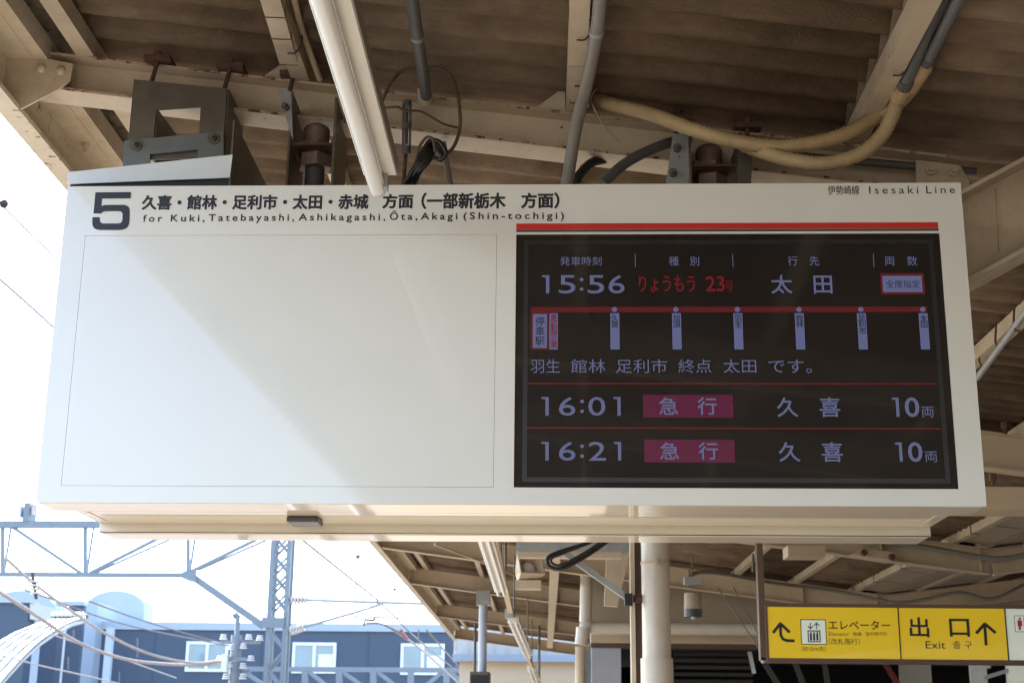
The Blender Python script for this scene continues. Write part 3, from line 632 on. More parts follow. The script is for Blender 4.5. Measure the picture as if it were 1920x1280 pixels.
b = MB(); p = atY(1181,1124,11.98); b.box(p-Vector((.045,.05,.05)), p+Vector((.02,.03,.05))); b.build('clamp', blackc, sb_)
b = MB(); p = atY(1194,1122,12.0); b.box(p-Vector((.03,.03,.03)), p+Vector((.04,.03,.03))); b.build('clamp_bolt', rusty, sb_)
b = MB(); b.box(atY(968,1032,13), atY(1183,1020,13.2)); tray = tag(b.build('cable_tray', steel_l), 'pale horizontal cable tray just below the board', 'tray')
b = MB(); b.box(atY(970,1044,13.03), atY(1165,1034,13.15)); tag(b.build('tray_angle', cream_clean), 'cream angle iron under the pale cable tray', 'angle iron')
cond('cable', 'black cable drooping in a loop below the board, outer strand', [(1150,1005,11.6),(1120,1028,11.6),(1085,1050,11.6),(1050,1066,11.6),(1029,1060,11.6),(1028,1045,11.6),(1050,1034,11.6),(1095,1020,11.6),(1120,1008,11.6)], .017, blackc, 'cable', 10)
cond('cable', 'black cable drooping in a loop below the board, inner strand', [(1138,1005,11.55),(1112,1026,11.55),(1080,1045,11.55),(1052,1059,11.55),(1036,1056,11.55),(1034,1046,11.55),(1052,1038,11.55),(1092,1022,11.55)], .012, blackc, 'cable', 10)
sp_ = thing('loudspeaker', 'square cream horn loudspeaker hanging under the roof below the board', 'loudspeaker', atY(985,1100,15.5))
c = atY(990,1066,15.5); R3_ = Matrix.Rotation(.35,3,'Z') @ Matrix.Rotation(-.5,3,'X')
def tr(M3, c, pts): return [c+M3 @ Vector(p) for p in pts]
fo = tr(R3_, c, [(-.14,-.12,-.14),(.14,-.12,-.14),(.14,-.12,.14),(-.14,-.12,.14)]); ba = tr(R3_, c, [(-.08,.18,-.08),(.08,.18,-.08),(.08,.18,.08),(-.08,.18,.08)])
b = MB(); b.add(fo+ba, [(0,4,5,1),(1,5,6,2),(2,6,7,3),(3,7,4,0),(4,7,6,5)])
fi = tr(R3_, c, [(-.125,-.12,-.125),(.125,-.12,-.125),(.125,-.12,.125),(-.125,-.12,.125)]); bi = tr(R3_, c, [(-.06,.06,-.06),(.06,.06,-.06),(.06,.06,.06),(-.06,.06,.06)])
b.add(fo+fi+bi, [(0,1,5,4),(1,2,6,5),(2,3,7,6),(3,0,4,7),(4,5,9,8),(5,6,10,9),(6,7,11,10),(7,4,8,11),(8,9,10,11)]); b.build('horn', cream_clean, sp_)
b = MB(); b.ball(c+R3_ @ Vector((0,.02,0)), .085, 16, 10, (1,1,1)); b.build('driver_dome', whitef, sp_)
b = MB(); p = atY(990,1100,15.5); b.box(p+Vector((-.14,-.05,-.02)), p+Vector((.14,.15,.07))); b.build('mount_box', cream_clean, sp_)
b = MB(); b.cyl(c+Vector((.0,.1,.05)), c+Vector((.0,.15,.42)), .018, 8); b.build('hanger_rod', steel, sp_)
cond('conduit', 'thin cream tie rod crossing the far roof', [(815,1020,14),(900,1052,15),(965,1078,16)], .012, cream, 'rod', 6)
# far cable duct along the roof
b = MB(); b.bar(atZ(1041,1042,2.18), atZ(1058,1290,2.18*.55+.99*.0) if 0 else Vector((atZ(1041,1042,2.18).x,33.0,EYE+2.16)), .12, .06); fd = tag(b.build('cable_duct', cream_clean), 'long cream cable duct running away under the far roof', 'duct')
b = MB(); b.prism([atY(1138,1034,14.2), atY(1182,1034,14.2), atY(1158,1136,14.2), atY(1133,1134,14.2)], (0,.10,0)); tag(b.build('hanging_plate', cream_clean), 'slanted cream plate hanging behind the diagonal arm', 'plate')
# elbow pipe
cond('drain_pipe', 'cream pipe dropping from the roof to an elbow left of the column', [(1100,1060,19.6),(1099,1110,19.6),(1098,1165,19.6)], .085, pipew, 'pipe', 18, spline=False)
b = MB(); b.tube([atY(1098,1160,19.6), atY(1099,1172,19.6), atY(1112,1177,19.6), atY(1135,1177,19.6), atY(1500,1180,19.6)], .085, 18, spline=False); b.ball(atY(1101,1172,19.6), .105, 16, 10); tag(b.build('drain_pipe', pipew), 'horizontal cream pipe with elbow along the stair house wall', 'pipe')
cond('drain_pipe', 'stubby cream pipe end hanging below the elbow', [(1093,1176,19.5),(1092,1192,19.5),(1090,1208,19.5)], .092, pipew, 'pipe', 18, spline=False)
cond('drain_pipe', 'brownish pipe standing beside the dark doorway', [(1088,1212,19.8),(1087,1420,19.8)], .07, cream, 'pipe', 14, spline=False)
# stair house
sh = thing('stair_house', 'cream walled stair house with dark openings behind the pipe and yellow sign', 'building', (5, 21, 0))
DH = 20.3
def wall(x0, y0, x1, y1, D0, D1, m, nm='wall'):
    a = atY(x0, y1, D0); c = atY(x1, y0, D0); b = MB(); b.box((a.x, D0, max(0,a.z)), (c.x, D1, c.z)); return b.build(nm, m, sh)
a = atY(1105,1186,DH)
b = MB(); b.prism([(a.x,DH,a.z),(11,DH,a.z),(11,DH,zb(11)+EYE-.01),(4.5,DH,zb(4.5)+EYE-.01),(a.x,DH,zb(a.x)+EYE-.01)], (0,.2,0)); b.build('wall', panelc, sh)
wall(1108,1190,2350,1204,DH-.15,DH+.2,cream_clean,'lintel_beam')
wall(1108,1204.5,2350,1213,DH-.1,DH+.2,brown,'lintel_trim')
wall(1110,1213.5,1164,1420,DH-.05,DH+.2,bluepost,'door_post')
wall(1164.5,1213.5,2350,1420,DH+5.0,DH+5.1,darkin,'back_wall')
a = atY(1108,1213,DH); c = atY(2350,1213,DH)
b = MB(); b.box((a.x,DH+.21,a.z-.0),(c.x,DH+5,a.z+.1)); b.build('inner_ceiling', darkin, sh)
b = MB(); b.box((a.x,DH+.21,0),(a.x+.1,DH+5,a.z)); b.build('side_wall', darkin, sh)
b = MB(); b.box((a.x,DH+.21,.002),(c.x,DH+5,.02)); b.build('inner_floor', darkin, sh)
grey_s = mat('dark_slat', (.05,.05,.05), .4)
for i in range(5):
    y = 1222+i*13; a = atY(1266,y+5,DH+1+.25*i); c = atY(1412,y,DH+1+.25*i); b = MB(); b.box((a.x,a.y,a.z),(c.x,a.y+.15,c.z)); b.build('slat', grey_s, sh)
b = MB(); b.bar(atY(1404,1216,DH+.6), atY(1414,1262,DH+.6), .08, .05); b.build('steel_edge', whitef, sh)
for q in (((1432,1240),(1490,1330)),((1490,1240),(1525,1330)),((1545,1240),(1560,1330))):
    b = MB(); b.bar(atY(*q[0],DH+.4), atY(*q[1],DH+.4), .07, .07); b.build('stair_stringer', grey_s, sh)
b = MB(); b.bar(atY(1655,1235,DH+.5), atY(1700,1310,DH+.5), .10, .06); b.build('handrail', mat('red_rail',(.2,.012,.012),.4), sh)
wall(1698,1240,1745,1420,DH+.8,DH+.9,siding,'inner_panel')
wall(1833,1240,1849,1420,DH-.3,DH-.2,whitef,'white_post')
wall(1849.5,1240,1857,1252,DH-.3,DH-.2,whitef,'white_post')
b = MB(); b.bar(atY(1845,1270,DH-.28), atY(1890,1256,DH-.28), .05, .05); b.build('grey_rail', bluepost, sh)
wall(1903,1236,1990,1420,DH-.3,DH-.2,whp,'poster_panel')
# pendant cylinder
pl = thing('pendant_fixture', 'cream cylinder with dark lens hanging under the roof right of the pipe', 'fixture', atY(1300,1160,15.5))
p = atY(1300,1160,15.5); q = atY(1299,1112,15.5); q.x = p.x; mid = p.lerp(q,.38)
b = MB(); b.cyl(mid, q, .098, 24, .09); b.cyl(q, q+Vector((0,0,.02)), .09, 24, .04); b.build('body', panelc, pl)
b = MB(); b.cyl(p+Vector((0,0,.02)), mid-Vector((0,0,.001)), .097, 24, .098); b.build('dark_rim', grey_s, pl)
b = MB(); b.ball(p+Vector((0,-.02,.03)), .035, 12, 8); b.build('lens', bluepost, pl)
for s_ in (-.07,.07):
    b = MB(); b.bar(q+Vector((s_,0,-.08)), q+Vector((s_,0,.09)), .008, .03); b.build('yoke', steel_l, pl)
b = MB(); b.box(q+Vector((-.09,-.06,.09)), q+Vector((.09,.06,.17))); b.build('mount_box', steel_l, pl)
b = MB(); b.cyl(q+Vector((0,0,.17)), q+Vector((0,0,.40)), .007, 6); b.build('hanger_rod', steel, pl)
cond('conduit', 'grey cable pipe arching from the cylinder and following the far roof beam', [(1288,1092,15.9),(1296,1078,15.9),(1318,1072,16.2),(1360,1076,17),(1450,1092,18.6),(1560,1106,19.0),(1640,1122,19.0),(1690,1129,19.0),(1740,1122,19.0),(1800,1110,19.0),(1860,1122,19.0),(1920,1096,19.0)], .022, pvc, 'pipe', 8)
cond('conduit', 'grey cable pipe following the V of the roof beam right of the board', [(1560,1000,14.4),(1700,1020,14.4),(1780,1034,14.4),(1850,1046,14.4),(1890,1046,14.4),(1950,1034,14.4)], .03, pvc, 'pipe', 10)
bp_ = thing('bolted_bracket', 'cream bracket with dark bolts on the sloping beam above the yellow sign', 'bracket', atY(1640,1050,14.4))
b = MB(); b.prism([atY(1597,1038,14.4), atY(1612,1026,14.4), atY(1684,1036,14.4), atY(1672,1050,14.4)], (0,.25,0)); b.build('plate', cream_clean, bp_)
for q in ((1619,1036),(1671,1044)):
    b = MB(); p = atY(*q,14.38); b.cyl(p, p+Vector((0,-.05,0)), .035, 6, smooth=False); b.build('bolt', rusty, bp_)
# hanging post with monitor
hp = thing('hanging_post', 'pale blue post hanging from the far roof with a monitor at its lower end', 'post', atY(905,1280,23.2))
x_ = atY(905,1200,23.2).x; zt = atY(905,1114,23.2).z; zm = atY(905,1262,23.2).z
b = MB(); b.cyl((x_,23.2,zm-.02),(x_,23.2,zt-.12),.068,18); b.build('post_tube', bluepost, hp)
b = MB(); b.box((x_-.11,23.1,zt-.17),(x_+.11,23.35,zt+.06)); b.build('top_box', steel_l, hp)
b = MB(); b.box((x_-.19,22.95,zm-.30),(x_+.13,23.45,zm+.02)); b.build('monitor_body', steel, hp, bevel=.02)
b = MB(); b.box((x_-.17,22.94,zm-.28),(x_+.11,22.948,zm-.03)); b.build('monitor_screen', black, hp)
for i, (x, D_, lab) in enumerate(((891,29.4,'thin brown rod hanging left of the pale blue post'),(1011,29.4,'thin brown rod hanging right of the pale blue post'))):
    p = atY(x,1200,D_); b = MB(); b.cyl((p.x,D_,p.z-1.6),(p.x,D_,EYE+2.35),.026,8); tag(b.build('hanger_rod', brown), lab, 'rod', 'brown rods under the far roof')
for i, (x, ya, yb_, D_, lab) in enumerate(((948,1037,1085,16,'dark rod next to the cream loudspeaker'),(1412,1058,1072,15,'dark rod stub over the cream cylinder'))):
    b = MB(); b.cyl(atY(x,yb_,D_), atY(x,ya-20,D_), .015, 6); tag(b.build('hanger_rod', steel), lab, 'rod')
# end wall building behind the canopy
ew = thing('end_building', 'cream and grey walled building closing the far end of the roof', 'building', (2,37,0))
def ewall(x0, y0, x1, y1, D0, D1, m, nm):
    a = atY(x0, y1, D0); c = atY(x1, y0, D0); b = MB(); b.box((a.x, D0, max(-1.19,a.z)), (c.x, D1, c.z)); return b.build(nm, m, ew)
ewall(850,1150,1500,1230,38.6,38.9,siding,'siding')
for i in range(9):
    a = atY(853+i*24,1232,38.59); b = MB(); b.box((a.x,38.575,a.z),(a.x+.03,38.599,a.z+1.0)); b.build('siding_rib', siding, ew)
ewall(848,1231,1500,1238,38.4,38.9,palew,'ledge')
ewall(856,1238.5,1500,1520,38.7,38.9,wallc,'wall')
# ------------------------------------------------------------------ yellow sign
D = 12.0
ys = thing('direction_sign', 'long yellow exit and elevator sign with a white end panel, in a brown frame', 'sign', atY(1660,1240,D))
p0 = atY(1434,1130,D); p1 = atY(1434,1240,D); x1 = atY(2060,1190,D).x
zt, zbm = p0.z, p1.z; YM = Matrix.Identity(4)
def yl(px, py, dd=0):
    p = atY(px, py, D+dd); return p.x, p.z
b = MB(); fx = p0.x; fw_ = .028
b.box((fx,D,zt-fw_),(x1,D+.22,zt)); b.box((fx,D,zbm),(x1,D+.22,zbm+fw_*1.15)); b.box((fx,D,zbm+fw_*1.15),(fx+.02,D+.22,zt-fw_)); b.box((fx+.02,D+.03,zbm+fw_*1.15),(x1,D+.20,zt-fw_)); b.build('sign_frame', signf, ys)
X1, X2 = yl(1687,1185)[0], yl(1888,1185)[0]
b = MB(); b.box((fx+.021,D+.008,zbm+fw_*1.16),(X1-.006,D+.029,zt-fw_-.001)); pn1 = b.build('sign_panel', yel, ys)
b = MB(); b.box((X1+.004,D+.008,zbm+fw_*1.16),(X2-.006,D+.029,zt-fw_-.001)); pn2 = b.build('sign_panel', yel, ys)
b = MB(); b.box((X2+.004,D+.008,zbm+fw_*1.16),(x1-.01,D+.029,zt-fw_-.001)); pn3 = b.build('sign_panel', whp, ys); pn3['label'] = 'white panel with toilet pictogram'
def YT(s, x0, y0, x1_, y1, m, parent, d=.005, offset=0, **k):
    a, c = yl(x0,y1,d), yl(x1_,y0,d); return place_text('lettering', s, (a[0],a[1],c[0],c[1]), m, parent, YM, D+d, offset, **k)
def stroke(name, pts, wpx, m, parent, d=.005):
    b = MB(); P = [Vector((yl(*q,d)[0], D+d, yl(*q,d)[1])) for q in pts]; w_ = wpx/FPX*D
    for a, c in zip(P, P[1:]):
        t = (c-a).normalized(); n = Vector((-t.z,0,t.x))*w_/2; e = t*w_*.18
        d_ = Vector((0,.0001*random.random(),0)); b.add([a-n-e+d_,c-n+e+d_,c+n+e+d_,a+n-e+d_],[(0,1,2,3)])
    return b.build(name, m, parent)
stroke('arrow', [(1489,1200.5),(1475,1200),(1468,1197),(1464,1190),(1463,1168)], 5.2, ink, pn1); stroke('arrow', [(1450,1185),(1463,1168),(1480,1184)], 5.2, ink, pn1)
def yrect(x0, y0, x1_, y1, m, parent, d, nm='pictogram'):
    a, c = yl(x0,y1,d), yl(x1_,y0,d); b = MB(); b.box((a[0],D+d,a[1]),(c[0],D+d+.0008,c[1])); return b.build(nm, m, parent)
yrect(1502.5,1160.5,1548.5,1207.5,ink,pn1,.0068); yrect(1504,1162,1547,1206,whp,pn1,.0055)
yrect(1515,1181,1538,1203,ink,pn1,.0045); yrect(1517,1183,1536,1201,whp,pn1,.0035)
for xx in (1520.5,1526.5,1532.5):
    yrect(xx-1.7,1187,xx+1.7,1200,ink,pn1,.0025); stroke('pictogram', [(xx,1184),(xx,1186.5)], 2.6, ink, pn1, .0025)
stroke('pictogram', [(1519.5,1167),(1519.5,1177)],1.8,ink,pn1,.0045); stroke('pictogram', [(1515,1173),(1519.5,1178),(1524,1173)],1.8,ink,pn1,.0045)
stroke('pictogram', [(1531,1178),(1531,1168)],1.8,ink,pn1,.0045); stroke('pictogram', [(1526.5,1172),(1531,1167),(1536,1172)],1.8,ink,pn1,.0045)
YT('エレベーター',1554,1163,1668,1179,ink,pn1,offset=.012); YT('Elevator',1554,1184,1592,1191,ink,pn1,spacing=1.1); YT('电梯',1600,1184,1615,1191.5,ink,pn1); YT('엘리베이터',1623,1184,1662,1191.5,ink,pn1)
YT('（改札階行）',1554,1196,1612,1207.5,ink,pn1); YT('（約15ｍ先）',1503,1211,1548,1220,ink,pn1)
YT('出',1707,1157,1740,1193,ink,pn2,offset=.015); YT('口',1782,1160,1816,1192,ink,pn2,offset=.015); YT('Exit',1736,1201,1772,1215,ink,pn2); YT('출 구',1787,1201,1822,1215,ink,pn2)
stroke('arrow', [(1849,1208),(1846.5,1172)], 5.5, ink, pn2); stroke('arrow', [(1831,1186),(1846.5,1168.5),(1866,1185)], 5.5, ink, pn2)
redi = mat('pictogram_red',(.5,.02,.03),.5); blui = mat('pictogram_blue',(.05,.1,.4),.5)
yrect(1903.5,1153.5,1950,1184,ink,pn3,.0068); yrect(1904.5,1154.5,1949,1183,whp,pn3,.0055)
for xc, m_ in ((1912,redi),(1936,blui)):
    yrect(xc-3.8,1162,xc+3.8,1173,m_,pn3,.0045); yrect(xc-1.8,1173.2,xc+1.8,1180,m_,pn3,.0045); yrect(xc-1.8,1157,xc+1.8,1161,m_,pn3,.0045)
yrect(1921,1156,1922.5,1181,blui,pn3,.0045)
for xx in (X1, X2):
    b = MB(); b.box((xx-.0055,D+.002,zbm+fw_*1.16),(xx+.0035,D+.029,zt-fw_-.001)); b.build('mullion', ink, ys)
b = MB(); a = atY(1420,1010,D); c_ = atY(1432,1236,D); b.box((a.x,D+.05,c_.z),(a.x+.05,D+.16,EYE+2.3)); b.build('hanger_post', signf, ys)
b = MB(); b.prism([atY(1427,1232,D+.05), atY(1436,1232,D+.05), atY(1434,1241,D+.05), atY(1431,1241,D+.05)], (0,.1,0)); b.build('hanger_foot', steel_l, ys)
for i, q in enumerate((((1345,1100,15),(1430,1225,12.2)),((1375,1100,15),(1436,1215,12.3)))):
    b = MB(); b.cyl(atY(*q[0]), atY(*q[1]), .006, 6); tag(b.build('guy_wire', steel), ['left thin stay wire running down to the yellow sign','right thin stay wire running down to the yellow sign'][i], 'wire')
b = MB(); b.box(atY(1478,1042,13.6), atY(1536,1030,13.9)); tag(b.build('lamp_housing', cream_clean), 'cream lamp housing under the roof above the yellow sign', 'lamp')
# ------------------------------------------------------------------ railway gantry, left
D = 32.0
def mem(b, q0, q1, wd, D_=D): b.bar(atY(*q0, D_), atY(*q1, D_), wd, wd)
ga = thing('railway_gantry', 'large blue grey lattice gantry over the tracks left of the board', 'gantry', atY(515,1390,D))
D_ = 32.0
b = MB(); mem(b, (-300,983),(560,983), .15, D_); b.build('upper_chord', blueg, ga)
b = MB(); mem(b, (-300,984),(560,984), .12, 32.9); b.build('upper_chord', blueg, ga)
b = MB(); mem(b, (-300,1075),(362,1078), .10, D_); b.build('lower_chord', blueg, ga)
for x in (5,160,353,-180):
    b = MB(); mem(b, (x,985),(x,1074), .075, D_); b.build('truss_post', blueg, ga)
    b = MB(); b.bar(atY(x+16,985,32.9), atY(x+3,1073,32.1), .05, .05); b.build('truss_post', blueg, ga)
for q0, q1 in (((24,988),(152,1074)),((168,1074),(330,992)),((358,1071),(520,992)),((-10,988),(-160,1074))):
    b = MB(); mem(b, q0, q1, .07, D_); b.build('truss_diagonal', blueg, ga)
for q0, q1 in (((172,1076),(352,996)),((372,1068),(545,992))):
    b = MB(); b.bar(atY(*q0,32.1), atY(*q1,32.9), .05, .05); b.build('truss_diagonal', blueg, ga)
b = MB(); b.bar(atY(360,1080,32), atY(494,1173,32), .12, .15); b.build('knee_brace', blueg, ga)
b = MB(); b.prism([atY(330,1078,31.9), atY(355,1066,31.9), atY(368,1068,31.9), atY(368,1092,31.9), atY(352,1088,31.9)], (0,.03,0)); b.build('gusset_plate', blueg, ga)
xl, xr = atY(506,1150,32).x, atY(537,1150,32).x; z0, z1 = -1.19, atY(515,955,32).z
for yy in (31.95, 32.35):
    for x in (xl, xr):
        b = MB(); b.box((x-.05,yy-.05,z0),(x+.05,yy+.05,z1)); b.build('tower_leg', blueg, ga)
    k = 0; z = 0.2
    while z < z1-.3:
        if not (atY(515,1173,32).z-.45 < z < atY(515,1155,32).z-.05):
            b = MB(); a, c = ((xl,yy,z),(xr,yy,z+.42)) if k % 2 else ((xr,yy,z),(xl,yy,z+.42)); b.bar(a, c, .05, .05, up=(0,1,0)); 
            a, c = ((xl,yy+.03,z+.42),(xr,yy+.03,z)) if k % 2 else ((xr,yy+.03,z+.42),(xl,yy+.03,z))
            if z > 4.3: b.bar(a, c, .045, .045, up=(0,1,0))
            if yy < 32.5: b.build('lacing_bar', blueg, ga)
        z += .42; k += 1
b = MB(); a = atY(490,1176,31.86); c = atY(533,1157,31.86); b.box((a.x,31.84,a.z),(c.x,31.88,c.z)); b.build('tower_plate', blueg, ga)
# signal box on the truss
sg = thing('equipment_box', 'small grey box standing on the truss at the far left', 'box', atY(50,978,32))
b = MB(); a = atY(42,976,31.9); c = atY(56,942,31.9); b.box((a.x,31.9,a.z),(c.x,32.4,c.z)); b.build('cabinet', blueg, sg)
b = MB(); a = atY(35,968,31.9); c = atY(41,948,31.9); b.box((a.x,31.9,a.z),(c.x,32.2,c.z)); b.build('side_box', palew, sg)
b = MB(); b.cyl(atY(62,966,32), atY(62,950,32), .05, 10); b.build('terminal', porcel, sg)
# cantilever
ct = thing('cantilever_arm', 'thin registration arm with insulators reaching right from the lattice tower', 'catenary arm', atY(540,1180,32))
b = MB(); b.cyl(atY(540,1123,32), atY(820,1132,32), .035, 8); b.build('top_tube', steel_l, ct)
b = MB(); b.tube([atY(545,1181,32), atY(600,1166,32), atY(660,1149,32), atY(715,1132,32), atY(716,1128,32)], .035, 8, spline=False); b.build('stay_tube', steel_l, ct)
b = MB(); b.tube([atY(662,1150,32), atY(665,1155,32), atY(765,1158,32), atY(800,1145,32)], .022, 8, spline=False); b.build('lower_tube', steel_l, ct)
b = MB(); b.tube([atY(703,1158,32), atY(700,1162,32), atY(684,1161,32), atY(682,1172,32)], .03, 8, spline=False); b.build('clamp', steel, ct)
b = MB(); b.tube([atY(686,1168,32), atY(712,1168,32), atY(735,1178,32), atY(760,1190,32)], .02, 8); b.build('steady_arm', wirem, ct)
for q0, q1, n in (((548,1124),(573,1124),5),((546,1182),(568,1175),5)):
    a, c = atY(*q0,32), atY(*q1,32)
    for i in range(n):
        p = a.lerp(c, i/(n-1)); d = (c-a).normalized()*.022; b = MB(); b.cyl(p-d, p+d, .10, 12); b.build('insulator_disc', porcel, ct)
# pole with insulators
po = thing('utility_pole', 'grey pole crowded with white insulators and wires left of the lattice tower', 'pole', atY(437,1400,29))
x_ = atY(442,1220,29).x
b = MB(); b.cyl((x_,29,-1.19),(x_,29,atY(442,1190,29).z),.11,14); b.cyl((x_,29,atY(442,1190,29).z),(x_,29,atY(442,1152,29).z),.05,10); b.build('pole_shaft', blueg, po)
b = MB(); b.bar(atY(415,1203,29), atY(488,1203,29), .07,.07); b.build('crossarm', blueg, po)
b = MB(); b.bar(atY(408,1232,28.9), atY(470,1236,28.9), .06,.06); b.build('crossarm', blueg, po)
b = MB(); b.bar(atY(420,1258,29.1), atY(470,1258,29.1), .06,.06); b.build('crossarm', blueg, po)
for q in ((419,1198),(466,1198),(487,1200),(434,1217),(456,1215),(412,1238),(470,1238),(430,1250),(455,1252),(424,1272),(455,1272)):
    p = atY(*q,28.9); b = MB()
    for k in range(3): b.cyl(p+Vector((0,0,.04*k)), p+Vector((0,0,.04*k+.02)), .075-.01*k, 12)
    b.build('insulator', mat('white_insulator',(.75,.75,.75),.2) if 'white_insulator' not in bpy.data.materials else bpy.data.materials['white_insulator'], po)
b = MB(); a = atY(416,1258,28.8); c = atY(428,1226,28.8); b.box((a.x,28.7,a.z),(c.x,28.9,c.z)); b.build('white_case', whitef, po)
b = MB(); b.cyl(atY(437,1155,29), atY(446,1150,29), .06, 8); b.build('pole_cap', blueg, po)
# wires
def wire(label, pts, r, m=wirem, spline=True, n=6): 
    b = MB(); b.tube([atY(*p) for p in pts], r*1.35 if r < .025 else r, n, spline=spline); return tag(b.build('overhead_wire', m), label, 'wire', 'overhead wires beside the platform')
wire('thick pale cable sagging from the far left to the pole crossarm, lower one', [(-30,1090,20),(60,1148,23),(150,1205,26),(240,1236,28),(330,1245,28.8),(400,1244,28.9),(458,1234,28.9)], .032, wirel, n=8)
wire('thick pale cable sagging from the gantry to the pole, upper one', [(10,1045,24),(60,1090,25),(120,1135,26),(200,1188,27),(280,1225,28),(360,1242,28.7),(412,1238,28.9)], .028, wirel, n=8)
wire('thin wire descending from the top left sky down to the board', [(-10,368,16),(20,402,16.5),(70,450,17.5),(135,512,19)], .008)
wire('thin wire at the mid left sky entering behind the board', [(-10,515,15),(50,568,16),(130,640,17.5)], .009)
wire('faint wire over the barrel roof at the far left', [(-10,1085,40),(90,1120,42),(200,1160,46),(300,1185,50),(430,1210,55)], .02)
wire('faint lower wire over the dome building', [(150,1120,42),(260,1160,46),(360,1190,50),(420,1205,52)], .02)
wire('messenger wire running down right from the board to the far tracks', [(540,990,24),(640,1070,28),(720,1135,33),(780,1195,40),(860,1260,52),(900,1290,60)], .016)
wire('contact wire with red section insulator beneath the cantilever', [(735,1178,32),(765,1198,36),(800,1225,42),(840,1262,50),(870,1290,58)], .022, wirel)
wire('thin wire parallel to the contact wire near the canopy edge', [(800,1180,34),(830,1215,40),(875,1265,50),(900,1290,56)], .014)
wire('upper rail wire across the navy building', [(95,1188,36),(160,1210,38),(260,1245,42),(330,1270,46)], .016, wirel)
wire('lower rail wire across the navy building', [(-10,1225,34),(80,1248,37),(170,1268,40),(240,1285,43)], .016, wirel)
b = MB(); b.cyl(atY(752,1183,33.4), atY(762,1196,35.6), .05, 8); tag(b.build('section_insulator', mat('dull_red',(.4,.08,.07),.5)), 'dull red insulator on the contact wire', 'insulator')
for i, (x, ya, yb_, D_) in enumerate(((258,1195,1232,28),(138,1180,1202,26),(128,1230,1256,37),(224,1258,1280,42),(785,1178,1208,38),(855,1247,1266,48),(667,1094,1104,29))):
    b = MB(); b.cyl(atY(x,ya,D_), atY(x,yb_,D_), .018, 6); tag(b.build('wire_dropper', wirem), 'short vertical hanger joining two overhead wires '+['above the white corner pilaster','near the barrel roof','low at the far left','below the white post','over the right window','beside the canopy end','in the open sky'][i], 'wire hanger', 'hangers between overhead wires')
ins = thing('hanging_insulator', 'dark hanging insulator string on the wire at the left', 'insulator', atY(63,1115,24))
b = MB(); b.cyl(atY(60,1072,25), atY(68,1122,25), .03, 8); b.build('core_rod', rusty, ins)
for i in range(4):
    p = atY(61.5+i*1.7,1092+i*7,25); b = MB(); b.cyl(p, p+Vector((0,0,.03)), .11-.01*i, 12); b.build('insulator_disc', porcel, ins)
bw = thing('cable_float', 'small dark ball on a thin wire at the left picture edge', 'wire ball', atY(6,384,16.2))
b = MB(); b.ball(atY(7,382,16.2), .055, 14, 10); b.build('ball', blackc, bw)
for i, q in enumerate(((671,1043,26),(740,1104,28))):
    b = MB(); b.ball(atY(*q), .035 if i else .045, 10, 8); tag(b.build('wire_ball', steel), ['upper small ball on a wire in the sky','lower small ball on a wire in the sky near the canopy'][i], 'wire ball')
# second far gantry
g2_ = thing('far_gantry', 'low lattice gantry crossing in front of the navy building windows', 'gantry', atY(650,1290,62))
b = MB(); mem(b, (425,1253),(900,1256), .2, 62); b.build('upper_chord', blueg, g2_)
for i, x in enumerate((572,636,700,770,837)):
    b = MB(); mem(b, (x,1257),(x,1360), .25, 62); b.build('truss_post', blueg, g2_)
for q0, q1 in (((578,1257),(630,1300)),((640,1257),(700,1300)),((706,1257),(760,1300)),((832,1257),(780,1300)),((455,1257),(520,1300)),((842,1257),(880,1290))):
    b = MB(); mem(b, q0, q1, .16, 62); b.build('truss_diagonal', blueg, g2_)
# ------------------------------------------------------------------ buildings left
D = 80
nb = thing('navy_building', 'long navy clad building with pale parapet and three white framed windows', 'building', atY(520,1400,D))
def nbx(x0, y0, x1, y1, D0, D1, m, nm, par=nb):
    a = atY(x0, y1, D0); c = atY(x1, y0, D0); b = MB(); b.box((a.x, D0, max(-1.19,a.z)), (c.x, D1, c.z)); return b.build(nm, m, par)
a = atY(180,1179,D); c = atY(1100,1179,D)
b = MB(); b.box((a.x,D,-1.19),(c.x,D+12,a.z)); nw = b.build('wall', navy, nb)
b = MB(); b.box((a.x-.1,D-.15,a.z+.002),(c.x,D+12,a.z+.42)); b.build('parapet', palew, nb)
for x in (290,490,690,):
    p = atY(x,1200,D); b = MB(); b.box((p.x,D-.03,-1.19),(p.x+.05,D-.001,a.z-.01)); b.build('cladding_joint', navy, nb)
for i, (x0, x1, yt, yb_) in enumerate(((346,429,1202,1258),(546,631,1204,1261),(750,834,1206,1264))):
    A = atY(x0,yb_,D-.1); C = atY(x1,yt,D-.1); f = .16
    b = MB(); y0_, y1_ = D-.12, D-.002
    b.box((A.x,y0_,A.z),(C.x,y1_,A.z+f)); b.box((A.x,y0_,C.z-f),(C.x,y1_,C.z)); b.box((A.x,y0_,A.z+f),(A.x+f,y1_,C.z-f)); b.box((C.x-f,y0_,A.z+f),(C.x,y1_,C.z-f)); mx_ = (A.x+C.x)/2; b.box((mx_-.08,y0_,A.z+f),(mx_+.08,y1_,C.z-f))
    wf = b.build('window', whitef, nb)
    b = MB(); b.box((A.x+f,D-.06,A.z+f),(mx_-.08,D-.03,C.z-f)); b.build('window_pane', glassb, wf)
    b = MB(); b.box((mx_+.08,D-.06,A.z+f),(C.x-f,D-.03,C.z-f)); b.build('window_pane', glassb, wf)
    if i: b = MB(); b.box((mx_+.25,D-.09,A.z+f+.01),(C.x-f-.02,D-.065,A.z+(C.z-A.z)*.62)); b.build('window_blind', blindw, wf)
nbx(160,1128,184,1400,D-1.2,D+3,palew,'corner_pilaster')
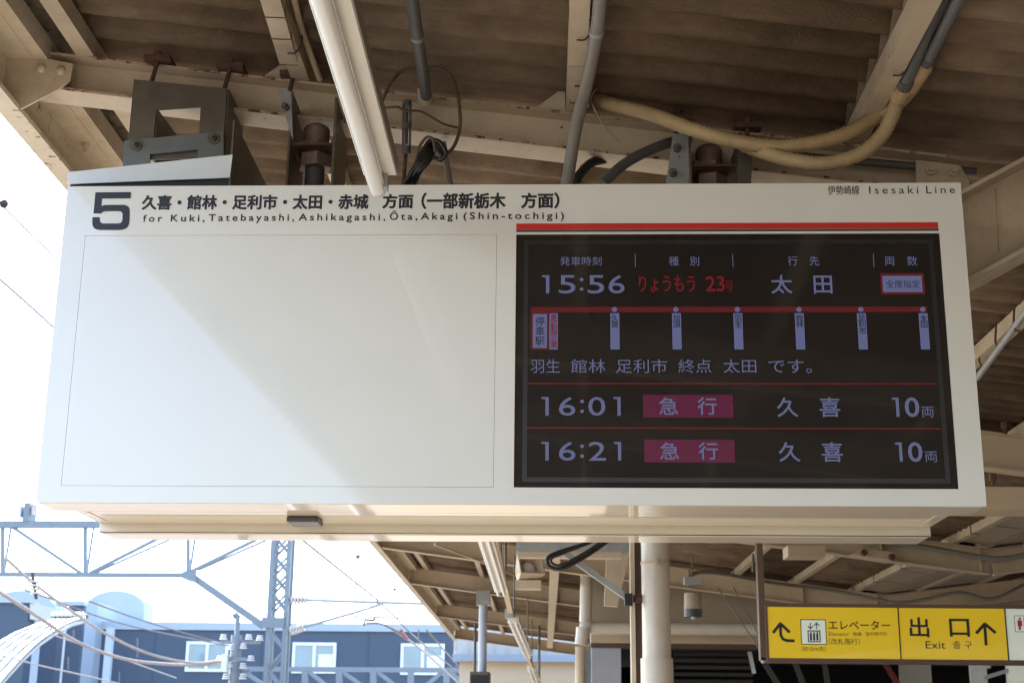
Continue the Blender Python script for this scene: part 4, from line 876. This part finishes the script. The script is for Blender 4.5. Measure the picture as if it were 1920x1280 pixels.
b = MB(); p = atY(206,1176,70); b.cyl((p.x,70,-1.19),(p.x,70,p.z),.16,12) if 0 else b.box((p.x-.17,70,-1.19),(p.x+.17,70.3,p.z)); tag(b.build('white_post', palew), 'slim white post in front of the navy wall', 'post')
def barrel(label, x0, x1, ytop, ybase, D0, dep, m, cut=None):
    a, c = atY(x0,ybase,D0), atY(x1,ybase,D0); t = atY((x0+x1)/2,ytop,D0); hw = (c.x-a.x)/2; h = t.z-a.z; n = 16
    pts = [(a.x,D0,-1.19)]+[(a.x+hw-hw*math.cos(math.pi*(.0+i/n)), D0, a.z+h*math.sin(math.pi*i/n)) for i in range(n+1)]+[(c.x,D0,-1.19)]
    b = MB(); b.prism(pts, (0,dep,0)); return tag(b.build('barrel_roof_building', m), label, 'building')
barrel('pale rounded tower block rising above the navy building', 160,271,1106,1140,84,2,palew)
barrel('pale barrel roof behind the grey block at the far left', -40,110,1106,1160,90,2,palew)
lb = thing('left_block', 'navy block with a grey face at the far left edge', 'building', atY(30,1400,72))
nbx(-200,1127,56,1400,72,73,navy,'wall',lb)
nbx(-200,1124,58,1127,71.8,73,palew,'parapet',lb)
a = atY(56,1160,72); c = atY(104,1138,84)
b = MB(); b.prism([atY(56,1128,72), atY(104,1140,74), atY(104,1168,74), atY(56,1160,72)], (0,2,0)); b.build('grey_face', siding, lb)
nbx(56.5,1166,110,1400,76.5,77.5,navy,'wall',lb)
nbx(104,1134,158,1400,79,79.4,navy,'link_wall',lb); nbx(104,1126,158,1133.7,78.8,79.4,palew,'link_parapet',lb)
# arched white roof
ar = thing('arched_canopy', 'curved white metal canopy bending down at the lower left corner', 'canopy', atY(60,1390,50))
arc = [(160,1161),(135,1168),(105,1184),(75,1205),(48,1230),(22,1258),(0,1284),(-20,1310)]
arc2 = [(118,1158),(92,1164),(60,1172),(28,1184),(0,1200),(-30,1222),(-60,1250),(-85,1280)]
P0 = [atY(x,y,50) for x, y in arc]; P1 = [atY(x,y,58) for x, y in arc2]
b = MB(); vs = []; 
for a, c in zip(P0, P1): vs += [a, c, a+Vector((0,0,-.12)), c+Vector((0,0,-.12))]
n = len(P0); fs = []
for i in range(n-1):
    k = 4*i; fs += [(k,k+4,k+5,k+1),(k+2,k+3,k+7,k+6),(k,k+2,k+6,k+4),(k+1,k+5,k+7,k+3)]
fs += [(0,1,3,2),(4*n-4,4*n-2,4*n-1,4*n-3)]
b.add(vs, fs, True); b.build('roof_skin', archm, ar)
for f in (.0, .2, .4, .6, .8):
    b = MB(); b.tube([a.lerp(c, f)+Vector((0,0,.06)) for a, c in zip(P0, P1)], .05, 6); b.build('roof_rib', steel_l, ar)
for i in range(8):
    b = MB(); p = atY(101+i*8,1151,52); b.ball(p, .10, 10, 8); b.build('ridge_cap', whitef, ar)
b = MB(); b.bar(atY(97,1156,52), atY(165,1156,52), .1, .12); b.build('ridge_beam', steel, ar)
